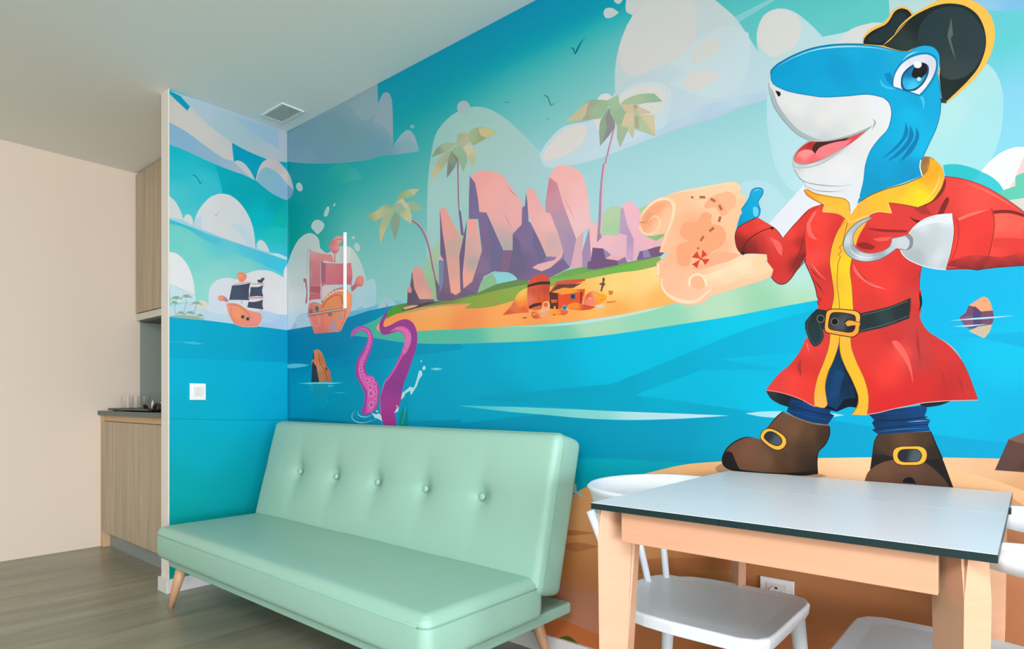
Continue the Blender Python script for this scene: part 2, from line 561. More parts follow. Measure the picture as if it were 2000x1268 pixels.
def put(part, w, px_poly, fill, fr='P0', step=None):
    """adds one printed shape (outline in photo pixels) to a part of the mural"""
    wp = clip([to_wall(x, y, w) for x, y in px_poly], w)
    if len(wp) < 3: return
    pl = []
    for u, v in wp:
        q = from_wall(u, v, w)
        if not pl or (abs(q[0] - pl[-1][0]) + abs(q[1] - pl[-1][1])) > 0.05:
            pl.append(q)
    if len(pl) < 3: return
    f, cc = col_fn(fill, fr)
    xs = [p[0] for p in pl]; ys = [p[1] for p in pl]
    extra = []
    if f is not None:
        area_ = (max(xs) - min(xs)) * (max(ys) - min(ys))
        st = step or max(4.0, min(14.0, math.sqrt(area_) / 14))
        pa = np.array(pl); pb = np.roll(pa, -1, axis=0)
        gx = np.arange(min(xs) + st / 2, max(xs), st); gy = np.arange(min(ys) + st / 2, max(ys), st)
        if len(gx) and len(gy):
            G = np.array([(a, b) for b in gy for a in gx])
            ins = np.zeros(len(G), bool); dmin = np.full(len(G), 1e9)
            for a, b in zip(pa, pb):
                c1 = (a[1] > G[:, 1]) != (b[1] > G[:, 1])
                with np.errstate(divide='ignore', invalid='ignore'):
                    xx = (b[0] - a[0]) * (G[:, 1] - a[1]) / (b[1] - a[1]) + a[0]
                ins ^= c1 & (G[:, 0] < xx)
                ab = b - a; L2 = max(1e-9, ab @ ab)
                t = np.clip(((G - a) @ ab) / L2, 0, 1)
                dmin = np.minimum(dmin, np.hypot(*(G - (a + t[:, None] * ab)).T))
            extra = [tuple(g) for g in G[ins & (dmin > st * 0.3)]]
    n = len(pl)
    vin = [Vector(p) for p in pl] + [Vector(p) for p in extra]
    vo, eo, fo, _, _, _ = delaunay_2d_cdt(vin, [], [list(range(n))], 1, 1e-4)
    if not fo: return
    V = np.array([tuple(v) for v in vo])
    C = f(V) if f is not None else np.repeat(cc[None], len(V), 0)
    if part == 'island_print':
        C = C * 0.93 + np.array((228, 205, 208)) * 0.07
    if part == 'pirate_ship_print' and w == 'R':
        C = C * 0.76 + np.array((238, 186, 178)) * 0.24          # the ship is printed bleached
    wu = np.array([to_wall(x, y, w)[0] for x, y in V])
    ink = INK_SIDE if w == 'L' else INK + 0.23 * np.clip((-wu - 0.7) / 2.0, 0, 1)  # ink brightened leftwards and on the short wall to offset weaker light
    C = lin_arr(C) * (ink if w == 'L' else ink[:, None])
    x0, x1, y0, y1 = min(xs), max(xs), min(ys), max(ys)
    lay = 1 + max([q[4] for q in placed[w] if q[0] < x1 and q[1] > x0 and q[2] < y1 and q[3] > y0], default=0)
    placed[w].append((x0, x1, y0, y1, lay))
    off = 0.0004 + lay * 0.000016
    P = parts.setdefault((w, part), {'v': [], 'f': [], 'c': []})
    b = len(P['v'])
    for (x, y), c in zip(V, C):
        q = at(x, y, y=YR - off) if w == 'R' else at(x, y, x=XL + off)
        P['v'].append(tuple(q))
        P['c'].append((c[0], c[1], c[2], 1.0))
    for t in fo:
        P['f'].append([b + i for i in t])
def S(part, fr, pts, fill, w='R', step=None):
    put(part, w, smooth(parse(pts, fr)), fill, fr, step)
def T(part, fr, pts, width, fill, w='R', taper=(0, 0), closed=False):
    """brush stroke; width in frame units; taper = relative width at both ends when 1"""
    c = smooth(parse(pts, fr), closed)
    k = FR[fr][2]
    if closed: c.append(c[0])
    n = len(c); Lf, Rt = [], []
    for i, p in enumerate(c):
        if closed:
            a, b = c[i - 1 if i > 0 else -2], c[i + 1 if i < n - 1 else 1]
        else:
            a, b = c[max(i - 1, 0)], c[min(i + 1, n - 1)]
        dx, dy = b[0] - a[0], b[1] - a[1]
        l = math.hypot(dx, dy) or 1
        t = i / (n - 1)
        ww = width * k / 2
        if taper[0] and t < 0.5: ww *= 1 - taper[0] * (1 - min(1, t * 2.2)) * 0.95
        if taper[1] and t > 0.5: ww *= 1 - taper[1] * (1 - min(1, (1 - t) * 2.2)) * 0.95
        Lf.append((p[0] - dy / l * ww, p[1] + dx / l * ww)); Rt.append((p[0] + dy / l * ww, p[1] - dx / l * ww))
    if closed:
        # ring: split in two bands so that the outline is not self-touching
        h = n // 2
        put(part, w, Lf[:h + 1] + Rt[:h + 1][::-1], fill, fr)
        put(part, w, Lf[h:] + Rt[h:][::-1], fill, fr)
    else:
        put(part, w, Lf + Rt[::-1], fill, fr)
def EL(part, fr, cx, cy, rx, ry, fill, rot=0.0, w='R', n=20):
    x0, y0, k = FR[fr]
    r = math.radians(rot)
    pts = []
    for i in range(n):
        a = 2 * math.pi * i / n
        x, y = rx * math.cos(a), ry * math.sin(a)
        pts.append((x0 + (cx + x * math.cos(r) - y * math.sin(r)) * k, y0 + (cy + x * math.sin(r) + y * math.cos(r)) * k))
    put(part, w, pts, fill, fr)
def QD(part, fr, cx, cy, lx, ly, fill, rot=0.0, w='R'):
    x0, y0, k = FR[fr]
    r = math.radians(rot)
    put(part, w, [(x0 + (cx + x * math.cos(r) - y * math.sin(r)) * k, y0 + (cy + x * math.sin(r) + y * math.cos(r)) * k) for x, y in ((-lx / 2, -ly / 2), (lx / 2, -ly / 2), (lx / 2, ly / 2), (-lx / 2, ly / 2))], fill, fr)

# ---------------------------------------------------------------- long wall: sky
p = 'sky_print'
ws = WALLS['R']
wallpoly = [from_wall(u, v, 'R') for u, v in [(ws[0], ws[3]), (ws[0], 2.0), (ws[0], 1.0), (ws[0], ws[2]), (-2.5, ws[2]), (-1.6, ws[2]), (-0.9, ws[2]), (0.25, ws[2]), (0.25, 1.5), (0.25, ws[3]), (-0.9, ws[3]), (-1.6, ws[3]), (-2.5, ws[3])]]
SKY = [(570, '2.6#0095a5 2.3#009aa3 2.1#00989a 1.9#009a8f 1.75#00a398 1.4#30b0a8'),
       (680, '2.6#0094ab 2.3#16a0a5 2.15#2ba5a3 1.95#58b5ae 1.75#78c0b8 1.5#90c8c4 1.3#8cc0c8'),
       (850, '2.6#0092ad 2.48#0096ab 2.38#0a9ca8 2.28#30a6a8 2.1#56b1ae 1.9#74bcb7 1.65#8cc5c0 1.4#93c8c6'),
       (1000, '2.6#0091b2 2.49#0095b0 2.42#009dae 2.36#2eacb0 2.25#5cb8b6 2.1#7cc2bf 1.95#93cbca 1.7#a4d2d3'),
       (1200, '2.6#0090b5 2.44#009ab2 2.38#2bb0b4 2.3#5cbbba 2.15#7fc5c3 1.95#a0d0d2 1.75#acd5d8 1.5#b0d7d8'),
       (1450, '2.4#20a9b0 2.25#55bdbb 2.1#67c4c1 1.95#8fcdcf 1.8#a3d5d8 1.5#b0dbdd'),
       (1750, '2.3#40b5b8 2.05#5cc3bf 1.9#8ccfd0 1.75#9bd4da 1.5#a8d8de'),
       (1950, '2.2#58b8c8 2.0#66c2cc 1.88#5cc6c8 1.76#80cadf 1.6#84d0e0 1.4#90d4e0')]
def sky_fill(X):
    out = np.zeros((len(X), 3)); cols = []
    zz = np.array([to_wall(x, y, 'R')[1] for x, y in X])
    for px, s in SKY:
        ks = [t.split('#') for t in s.split()]
        z = np.array([float(k[0]) for k in ks])[::-1]
        c = np.array([hexrgb(k[1]) for k in ks], float)[::-1]
        cols.append(np.stack([np.interp(zz, z, c[:, q]) for q in range(3)], 1))
    xs_ = np.array([s[0] for s in SKY], float)
    t = np.clip(np.interp(X[:, 0], xs_, np.arange(len(xs_))), 0, len(xs_) - 1.001)
    i0 = t.astype(int); f = (t - i0)[:, None]
    A = np.stack(cols)
    idx = np.arange(len(X))
    return A[i0, idx] * (1 - f) + A[i0 + 1, idx] * f
put(p, 'R', wallpoly, sky_fill, step=11)
def band(part, u0, u1, v0, v1, c):           # plain continuation of the print beyond the picture's right edge
    n = 8
    put(part, 'R', [from_wall(u0 + (u1 - u0) * k / n, v0, 'R') for k in range(n + 1)] + [from_wall(u1 - (u1 - u0) * k / n, v1, 'R') for k in range(n + 1)], c)
band('sky_print', 0.06, 1.75, 2.1, H, '#3fb2be')
band('sky_print', 0.06, 1.75, 1.72, 2.101, '#63c3cc')
band('sky_print', 0.06, 1.75, 1.34, 1.721, '#84d0e0')
band('sea_print', 0.06, 1.75, 0.84, 1.342, '#00b0d9')
band('shore_print', 0.06, 1.75, 0.072, 0.842, '#e0a878')
# soft pale patches low in the sky
S(p, 'L', '450,752! 500,670 560,625 610,610 680,632 760,715! 700,735 600,756', '500,740#16a3a0 620,640#28a69e 700,720#3cada6')
S(p, 'A', '690,240! 960,0! 1120,0! 1125,100! 1050,150 900,190', '#5ec1bd')
S(p, 'A', '100,120! 330,0! 380,0! 120,160! 80,110', '#82c9ca')
S(p, 'A', '1600,0! 2010,0! 2010,60! 1800,70', '1700,10#8bbfdd 2000,10#7ab8dc')
# big pale arch behind the rocks
p = 'cloud_print'
S(p, 'E', '530,1500! 535,1268 537,1000 545,800 562,650 600,460 680,345 780,270 870,240 950,235 1060,268 1200,368 1350,515 1435,600! 1450,690 1500,705 1600,740 1800,760! 1750,1500!', '600,500#97c4bc 900,260#9cc5bb 900,600#a6c9c0 1200,450#a5c8c2 600,1000#a5cbc5 700,1300#9fc9c4 1300,800#aacac8 1480,800#a7cfd0 1750,780#a6d3d7 1700,1300#b0d5da', step=12)
EL(p, 'E', 822, 240, 51, 53, '822,200#a9b4bb 830,280#a3babd')
# clouds right of the arch
S(p, 'N', '190,1080! 250,985 340,895 440,860 520,850 580,820 640,760 730,620 730,540! 1400,420 1790,340! 1800,690! 1600,740 1400,820 1200,890 950,975 700,1070 560,1120 400,1155 240,1165', '300,1120#c0d6da 600,1050#c2d7df 900,900#bfd5df 1100,860#b7cfdd 1400,780#b4cddd 1700,680#b3cfdd 1500,650#bed4de 1200,700#c0d5de', step=12)
S(p, 'N', '800,-30! 792,50 800,85 842,106! 790,205 745,330 722,450 716,560 722,720! 860,860! 1000,880 1150,830 1300,750 1500,690 1700,650 1800,640! 1800,480! 1700,335 1620,210 1540,105 1380,-30!', '830,50#cccfcb 800,300#c8cfcb 740,560#bfcfcf 1000,600#bfd1d4 1400,100#c3cfcd 1500,300#bdd2d6 1600,450#bad3da 1300,500#c3d4d8 1500,600#c0d6dc 1100,800#bfd4dc 900,100#cbcfca', step=12)
S(p, 'N', '1650,230! 1660,400 1620,560 1540,650 1430,684 1300,665 1180,620 1080,585! 1200,500 1100,440 1250,300 1500,180', '1600,400#c3d8dc 1300,640#c5dadd 1200,450#c6d6d8 1500,250#c4d5d6')
S(p, 'N', '845,108! 1000,-10 1270,-20! 1288,120 1275,280 1220,360 1120,430 1000,475 860,532 795,510 755,430 755,330 795,190', '900,100#cfd1cb 1200,50#ced0ca 1000,350#d2d1cb 850,500#d3d0cb')
S(p, 'N', '1250,440 1255,370 1340,285 1450,257! 1457,330 1400,395 1290,450', '#d0d2cb')
S(p, 'N', '1190,570 1225,515 1330,487 1457,508! 1400,575 1290,636 1215,622', '#d5d3cc')
S(p, 'N', '720,690! 830,600 950,570 1060,585 1110,640 1100,760 1070,880! 800,1000! 640,1010!', '1000,600#c8d7d9 800,950#c5dae2')
S(p, 'N', '740,690! 850,612 960,594 1045,612 1078,670 1050,760 980,820! 740,800!', '#d8d7ce')
S(p, 'N', '205,1080! 300,960 400,880 500,860 565,868! 575,1000 540,1085! 250,1150', '#c1d6db')
S(p, 'N', '212,1090 280,990 370,900 450,870 512,878 520,925 480,1010 400,1070 300,1112 235,1122', '#dbd4ce')
S(p, 'N', '590,700! 620,660 670,652 700,680! 650,740!', '#dad7d2')
S(p, 'N', '565,835! 600,915! 660,830!', '#ddd8d4')
S(p, 'N', '638,90 655,58 700,56 746,88! 700,120 655,126', '#c4cfcb')
S(p, 'N', '710,5 735,-15 775,-5! 760,18 738,28', '#c4cfcb')
S(p, 'N', '1020,940! 1200,870 1400,790 1600,730 1790,640! 1790,690! 1600,750 1400,830 1200,890 1000,965!', '#b4cbdc')
# cloud group left of and behind the big fish
S(p, 'A', '345,450! 290,390 262,300 265,190 310,95 400,55 500,75 600,150 690,240! 850,205 1000,150 1100,150! 960,420!', '300,300#b7d6d5 600,220#b9d8d9 900,200#bcd9d8')
S(p, 'A', '262,240 290,130 350,75 430,62 520,100 550,190 520,290 430,350 370,372 300,330', '#d6d5ce')
S(p, 'A', '780,290! 860,200 960,160 1060,150! 1090,160! 950,300!', '#d4d6d0')
S(p, 'A', '1120,0! 1435,0! 1400,30 1280,90! 1255,60 1200,45 1150,60 1125,100!', '#b3d2cf')
S(p, 'A', '1450,300! 1700,385 1800,450 1855,570 1865,700 1850,860 1800,1010 1715,1130! 1480,1090! 1300,1100!', '1500,700#b2dddb 1700,500#a9d9d7 1700,900#a2dadc 1850,700#a0d8db')
S(p, 'A', '345,500! 328,620 326,800 350,950 380,1080 450,1200 550,1290! 960,1290! 960,600!', '340,700#b3dbe0 450,1100#b5dde0 600,1200#b9dfe2')
S(p, 'B', '150,150 220,108 320,118 400,175 455,245! 345,385! 260,400!', '#b4dbe0')
S(p, 'B', '340,388! 450,265 565,140! 700,240! 640,290! 560,375! 500,420! 432,482! 400,440!', '#e2e5e9')
S(p, 'R', '280,555! 340,546 430,550 560,585 700,655 790,725 822,776! 880,870! 700,800! 300,655!', '300,600#32bcc1 600,700#3ac1cb 800,790#36c3c8')
S(p, 'R', '280,555! 350,546 450,556 610,615! 570,670! 540,706 500,712! 300,655!', '#2abbc0')
S(p, 'R', '615,612! 700,515 800,440 900,400 960,393 1010,398! 1010,600! 920,740! 815,776! 780,720 700,650', '#e6e8ef')
S(p, 'R', '1010,440! 1010,640! 920,740! 855,768! 905,700! 925,640! 960,560!', '#e8c9bf')
S(p, 'R', '760,800! 815,776! 920,740! 920,660! 935,645 1010,615! 1010,850! 870,870! 850,850!', '#5fc3a9')
S(p, 'R', '850,868! 1010,842! 1010,960!', '#d3cfc4')
# lavender cloud under the ceiling at the corner
S(p, 'L', '219,398! 400,290! 640,160! 860,40! 862,190! 900,116 935,112 958,150 967,260 969,500! 1000,445 1040,395 1080,375 1115,405 1140,470 1152,528! 1000,550 880,563 800,588 650,606 500,614 350,612 219,600!', '250,450#7aa0b0 400,350#7a9fac 500,500#739cab 700,200#85a2ab 850,100#8ca5aa 700,500#6e9ca6 600,400#749ba6 850,500#6d9bab 950,300#8ba3b0 1100,430#88abb4 300,590#7ba3b4', step=10)
S(p, 'L', '650,190! 740,140 860,50! 863,180! 845,250 800,295 750,306 710,270 680,220', '#8ba8ad')
S(p, 'L', '835,320! 850,240 880,150 915,112 945,125 960,180 968,300 968,470! 940,390 880,335', '#90a7b3')
S(p, 'L', '970,498! 1000,445 1040,395 1080,375 1115,405 1140,470 1152,528! 1110,470 1060,440 1010,455', '#8fb0b6')
EL(p, 'L', 1105, 353, 15, 13, '#7bb5b6')
S(p, 'L', '283,780 290,755 305,748 325,765 330,795 318,810 298,805', '#b9cdc7')
S(p, 'L', '480,985 490,940 510,915 520,935 505,985', '#b3cdc6')
S(p, 'L', '547,915 555,890! 562,900 555,918', '#b0cdc6')
# clouds behind the pirate ship
S(p, 'K', '28,300! 60,210 100,140 145,107 180,108 212,135 222,190! 260,220 300,200 340,180 395,185 435,230 470,310 490,385! 520,365 542,390 545,450 540,510 510,545 480,540 460,525! 400,560! 380,640! 28,665!', '100,200#c3cac5 60,350#c8cfcb 350,230#cbd0c8 430,300#bdcfc8 60,520#d6dbdc 60,600#c6dbe6 450,450#b1cdd4 520,460#a4ccd6 300,300#cdd0ca 400,520#a9cbdb', step=9)
S(p, 'K', '50,665! 90,600 150,575 400,555 540,520 600,480! 700,500! 690,590! 380,625! 28,665!', '100,640#9cc2dc 500,590#6fb2d3 600,560#7fbcd0')
S(p, 'K', '85,655! 80,600 110,570 160,560! 170,660!', '#b3cfdf')
S(p, 'K', '555,560 560,510 595,482 640,490 665,530 640,580! 570,605!', '#a3c5cf')
S(p, 'K', '170,70 185,35 215,28 245,50 240,80 208,113!', '#bccfc9')
EL(p, 'K', 413, 131, 9, 10, '#b4d0c8')
EL(p, 'K', 435, 185, 17, 25, '#b6cec9', -20)

# ---------------------------------------------------------------- long wall: sea
p = 'sea_print'
S(p, 'P0', '558,647! 600,641 660,626 720,607! 900,570! 1590,522! 2060,500! 2060,1300! 556,1300!', '600,680#0083ab 560,660#0082a8 640,645#0083ae 600,760#009bbb 640,830#0092b0 850,720#009fbf 900,700#00a4c5 1050,720#00adcd 1200,680#00badb 1250,700#00bbd8 1450,640#00c2e0 1400,800#00b4d3 1000,790#00a1c0 1040,900#009cb5 1150,930#00a9b9 1250,890#00a6bb 1400,880#00a2bb 1500,720#00b3d6 1480,760#00b9d8 1900,560#00b0d9 1850,620#00afd8 1950,700#00b9da 1900,780#00afd3 1700,840#00abcf 1980,820#00a9d0 1880,540#00aedb', step=14)
S(p, 'H', '88,385! 300,350! 560,320 700,290 890,270! 700,430! 860,480! 1240,508! 1630,503! 1630,555! 1240,610! 880,645! 700,680 530,692! 640,640! 740,598! 500,625 300,640 88,665!', '150,500#0084ac 500,560#0080a8 600,400#0082ad 800,600#008db0 1200,560#0094b4 1500,530#0095b8', step=9)
S(p, 'P', '-10,205! 215,222! -10,252!', '#0097ba')
S(p, 'P', '205,511! 600,468 1012,430! 1260,330 1500,230 1750,130 2000,55! 2400,-60! 2400,230! 2000,255 1620,290! 2000,348! 1880,350 1510,352! 1330,420 1148,491! 1500,540 1850,590! 1900,640! 1660,612! 1350,620! 1000,590! 600,545!', '300,510#009dba 700,500#00a0bd 1050,500#00a3c1 1300,430#00a9c8 1700,250#00aed0 2000,150#00afd3 1600,580#00a3c1', step=10)
S(p, 'P', '-10,664! 300,635 620,598! 800,618 1080,632 1300,627 1660,608! 1850,600! 2050,640! 2050,880! 1400,868! 1100,850 810,842! 780,900! -10,700!', '100,680#008fb0 500,640#0094b4 900,700#0097b6 1300,700#009aba 1800,700#00a3c4 1200,830#0099b6 1700,820#009fbe', step=12)
S(p, 'P', '150,549! 500,558 800,570 1050,582 1400,595 1668,606! 1450,620 1250,628 1050,629 850,620 650,602 400,580', '200,552#4cc4cf 600,585#6ed1cc 900,600#83d4ce 1200,608#b4e0e2 1500,608#b6e2ee')
S(p, 'C', '185,692! 300,680 432,678! 390,722! 280,712', '#a3dde8')
S(p, 'C', '740,690! 832,703! 755,716!', '#a6dbe6')
S(p, 'C', '725,735! 900,760 1020,780! 1400,828! 1700,865 2010,890! 2010,985! 1850,985 1400,985! 650,990! 655,900!', '800,900#009dc2 1300,950#00a0c4 1800,950#00a0c8')
S(p, 'B', '1440,1120! 1700,1110 2010,1095! 2010,1200! 1700,1130!', '#00aad3')
S(p, 'H', '45,710! 120,685 200,682 292,694! 220,712 120,722', '#5fc8d8')
EL(p, 'H', 1415, 729, 52, 12, '#4dc4d2')
EL(p, 'H', 1415, 728, 24, 6, '#8cdcdc')
T(p, 'P', '560,665! 600,666', 0.1, '#0090b0')
# ripples round the stump
S(p, 'H', '190,856! 350,846 480,848 590,850! 480,862 340,864', '#6fd3dd')
S(p, 'H', '290,878! 400,872 520,878! 420,890', '#5cccd8')
S(p, 'H', '270,910! 400,908! 460,916! 360,918', '#36b5c8')
S(p, 'H', '500,935! 620,938! 560,944', '#3cb9cc')
S(p, 'H', '330,1002! 400,1012 470,1014! 400,1020', '#66cfda')
S(p, 'H', '320,860! 460,860! 440,1080! 330,1060!', '380,880#1496ad 380,1060#009ab6')
S(p, 'H', '88,1160! 240,1165 500,1185 700,1210 900,1225! 900,1240! 88,1240!', '#007f9e')
S(p, 'H', '1160,1190! 1400,1185 1640,1175! 1640,1235! 1160,1225!', '#0090b2')
p = 'sea_rock_print'
S(p, 'H', '328,572! 345,556 390,568 425,640 440,700 470,740 480,790 488,842! 308,846! 312,650! 325,640!', '350,600#db8458 400,650#c97749 400,800#b7854f 450,780#cf6a47 440,830#bd6f4c 360,700#e08a5f')
S(p, 'H', '322,655! 340,690 352,700 362,760 378,846! 308,846! 312,700!', '#2a3a48')
S(p, 'H', '322,590! 330,580! 334,640! 322,650!', '#3a3a40')
T(p, 'H', '375,585! 385,680! 425,740! 455,835!', 5, '#8d5235')
S(p, 'H', '432,710! 450,720! 445,745! 436,735!', '#4b3a38')
p = 'distant_rock_print'
S(p, 'B', '1640,922! 1690,890 1740,865 1775,890 1797,955! 1720,965! 1690,935!', '#e8a072')
S(p, 'B', '1640,922! 1690,935! 1720,962! 1797,955! 1805,1005 1790,1046! 1700,1072! 1640,1075! 1600,1040! 1578,1000! 1620,970!', '#6f4a62')
S(p, 'B', '1668,935! 1685,930! 1722,965! 1722,1040! 1690,1072! 1670,1060!', '#51406a')
S(p, 'B', '1578,1000! 1668,985! 1670,1060! 1640,1075! 1600,1040!', '#7d5474')
S(p, 'B', '1640,1090! 1700,1060! 1792,1046! 1775,1095 1740,1137!', '#c8b498')
S(p, 'B', '1515,1022! 1700,1002 1945,988! 1750,1010', '#a9d8e8')
S(p, 'B', '1535,1060! 1640,1050 1765,1044! 1650,1059', '#a9d8e8')

# ---------------------------------------------------------------- long wall: island
p = 'island_print'
S(p, 'P0', '684,655! 700,640 735,624! 760,608! 900,595! 1100,560! 1540,525! 1610,520! 1610,584! 1522,600 1440,616 1365,628 1190,654 1070,665 950,670 880,672 800,670 740,662', '700,652#2fac9d 760,650#45b399 850,655#50ba9a 1000,650#84ccA6 1150,632#a6d7b2 1400,600#b2dbb6 1300,640#8ed2ae 1560,545#b0dfcf 1560,590#aad7ab 900,669#4fb89f 1100,660#6cc6a8 1500,600#93d0a6', step=9)
S(p, 'P', '380,113! 600,100 800,84 1000,50 1150,22 1320,-5! 1200,28 1050,60 850,92 650,108', '500,108#9ed6c2 900,75#b9e2d8 1200,20#bfe0d0')
S(p, 'P0', '735,641 742,629! 760,618 790,606 850,597 920,592! 907,602! 950,600 1025,580 1075,560 1145,545! 1200,534! 1300,512! 1345,560! 1322,592! 1200,617 1075,632 950,640 850,645 775,648 742,647', '760,635#fb9850 850,622#fda050 1000,612#fea452 1100,622#ffa54d 1200,562#fdd377 1260,545#fcd27c 1180,590#fdb957 1200,605#fea94e 1290,585#ffb45a 850,602#f3ae63 1285,525#f7dc8a 900,640#f68d4b 1050,632#f99a4c', step=8)
S(p, 'F', '345,910! 500,882 640,860 780,835 880,850! 760,868 600,880 440,915 300,938!', '#c99c5f')
S(p, 'F', '212,972! 225,930 255,890 300,862 385,853! 700,830! 940,775! 1300,680! 1490,640! 2010,555! 2350,480! 2385,545! 2200,590 2010,615 1780,660 1500,720 1300,800 1100,862 980,885 830,892! 882,850! 700,856 500,880 360,915! 280,940 240,960', '240,930#3b9a2a 300,890#4a9b33 400,890#5d6a3a 600,850#68803a 900,820#84a13f 1200,760#88a646 1000,870#8f9e3c 1600,670#7fa84e 1800,640#7cae44 2100,590#6cb245 2300,540#80a952', step=8)
S(p, 'F', '920,770! 1080,700 1240,665 1330,655! 1325,700! 1100,745 900,795 720,830 560,860 480,866! 600,840!', '#5f8648')
S(p, 'F', '1490,660! 1620,595 1790,560 2350,445! 2370,480! 2010,570 1800,605 1640,640', '#68a34f')
S(p, 'F', '345,908! 430,892 540,862 640,838! 560,838! 440,866! 350,885!', '#4d3d3d')
S(p, 'F', '350,884! 435,862! 470,866! 440,880! 360,900!', '#e9a77f')
# pale hills
S(p, 'F', '600,835! 545,740 488,600! 560,450 630,370! 760,260! 820,300! 800,450! 650,830!', '520,600#93c29e 620,420#a2c3a0 600,700#90bd8c 700,300#b4c49d')
S(p, 'D', '290,570! 312,390! 350,350 395,328 455,345! 455,570!', '350,380#b3cfa0 400,520#a8cc9f')
S(p, 'D', '590,350! 650,325! 660,350! 620,420!', '#a8ca9a')
S(p, 'D', '655,565! 800,540! 790,600! 680,610!', '#86ba70')
# rocks
S(p, 'F', '385,735! 405,700 420,600! 445,740! 478,818! 595,822! 590,832! 440,866! 380,862!', '400,800#574d60 560,828#6d5a66 420,680#5f5468')
S(p, 'F', '386,732! 402,700! 416,742! 414,770! 388,766!', '#d98f88')
S(p, 'F', '424,578! 455,562 490,570! 525,660! 570,740! 588,818! 475,815! 437,735! 424,640!', '450,600#e0988d 500,680#d6978f 520,780#e9a08e 560,740#c9a08f')
S(p, 'F', '637,118! 640,470! 655,500! 628,512! 632,780! 625,832! 735,830! 800,805! 795,700! 700,300!', '650,300#655a82 700,700#7c6079 650,800#6b5670')
S(p, 'F', '627,512! 668,515! 662,700! 635,775!', '#6f80a8')
S(p, 'F', '625,502! 642,478! 668,515! 628,513!', '#e9a8a3')
S(p, 'F', '638,120! 650,105 685,112! 740,230! 805,350! 790,560! 798,760! 760,786! 722,765! 700,600! 680,440! 658,300!', '660,150#ef9c91 700,300#e79f92 760,400#c4a698 730,600#dea193 760,740#f3a48e')
S(p, 'F', '788,480! 848,200! 832,440! 815,640! 822,735! 870,745! 940,740! 920,775! 800,805!', '#69587a')
S(p, 'F', '852,196! 920,194! 965,440! 890,680! 820,736! 814,620! 832,440! 848,320!', '870,230#f2a297 940,400#ddA8a3 900,520#b5a3a0 880,450#d4a49e 850,660#efa392')
S(p, 'F', '870,-145! 912,-90! 935,40! 945,135! 1005,140! 1135,435! 1205,430! 1205,310! 1275,235! 1280,100! 1312,85! 1330,210! 1370,240! 1420,380! 1470,490! 1600,430! 1645,565! 1490,652! 1325,672! 1238,668! 1170,610! 1060,600! 980,640! 930,775! 820,735! 890,680! 965,440! 935,192! 862,190! 863,30!', '890,0#756690 900,150#766a90 960,250#7a678c 1000,350#75638a 1080,500#6b6485 1150,520#7f6186 1290,150#7a678f 1260,500#68607f 1300,380#7d6991 1400,300#77698f 1550,550#8c74a0 1400,600#745d86 920,700#745f80 970,560#836b8e 1200,500#69617f', step=8)
S(p, 'F', '1002,145! 1022,300! 1035,600! 1130,600! 1132,435!', '#6a6489')
S(p, 'F', '1207,312! 1255,360! 1312,560! 1262,660! 1170,610! 1207,430!', '#675f7f')
S(p, 'F', '1132,440! 1202,436! 1170,610! 1112,600!', '#80607f')
S(p, 'F', '1370,242! 1472,490! 1420,530! 1362,400!', '#696485')
S(p, 'F', '880,-142! 905,-165 950,-185 1040,-182 1130,-150! 1170,-90! 1230,0! 1268,50 1280,100! 1270,240! 1205,310! 1205,436! 1132,436! 1000,142! 945,136! 930,0! 912,-90!', '950,-120#f1a49c 1050,0#f2aba3 1250,110#f0aba5 1150,410#b0a5a3 1150,320#c3a8a5 1000,60#f2a9a1 1100,150#ecaaa4 1200,220#efaaa6')
T(p, 'F', '1165,-60! 1200,-20! 1240,20!', 8, '#c47f88', taper=(1, 1))
T(p, 'F', '1130,130! 1170,210! 1200,280!', 6, '#bd8590', taper=(1, 1))
S(p, 'F', '1316,-35! 1335,-46 1370,-38! 1402,20! 1455,130! 1500,148! 1560,300! 1602,440! 1552,490! 1468,482! 1420,370! 1350,230! 1320,130!', '1340,0#eea9a3 1400,100#eeadA8 1480,220#f2b2ab 1500,380#ccaaa6 1540,440#dba9a6 1440,350#e9aca8', step=6)
S(p, 'F', '1310,-15! 1320,60! 1328,190! 1300,100!', '#6f638a')
S(p, 'F', '1490,-135! 1460,70! 1462,135! 1500,150! 1560,300! 1600,440! 1610,540! 1650,572! 1690,500! 1703,340! 1610,80! 1555,-90!', '1490,-60#cc8090 1500,80#c98d9c 1560,0#cf8e9c 1580,200#b590a5 1660,350#a38aa8 1630,520#a288aa 1600,300#ad8da5', step=6)
S(p, 'F', '1490,-135! 1520,-190 1560,-222 1620,-226 1700,-205! 1750,-150 1780,-60 1802,80! 1818,230! 1755,290! 1702,348! 1650,210! 1602,80! 1552,-90!', '1550,-170#f7b0a8 1620,-150#f6b3ac 1700,0#f5b9b5 1750,200#f2bfc0 1720,300#edbfbd 1620,0#f3b4af', step=6)
T(p, 'F', '1600,20! 1650,110! 1700,220!', 7, '#d69aa3', taper=(1, 1))
S(p, 'F', '1702,345! 1760,288! 1748,450! 1750,568! 1655,578! 1682,450!', '#dca9b3')
S(p, 'F', '1802,265! 1748,450! 1750,568! 1825,556! 1815,450!', '#a386a8')
S(p, 'F', '1770,282! 1815,215! 1842,212! 1868,245! 1870,400! 1835,440! 1818,500! 1803,268!', '#efb9b9')
S(p, 'D', '262,612! 300,568 340,555 415,562! 445,540! 460,320! 520,288! 592,345! 602,400! 622,560! 700,590! 750,620! 755,690! 590,690! 572,756! 500,768! 330,742! 240,650!', '520,330#f3b9c0 560,450#eeb6c2 350,600#efb8bd 450,650#e6b1bd 550,700#e3afc0 620,600#ecb2ba', step=7)
S(p, 'D', '450,352! 468,342! 502,480! 552,590! 545,762! 492,742! 497,560! 440,545!', '460,400#bd9cba 520,600#b795b8 520,720#c79fbd')
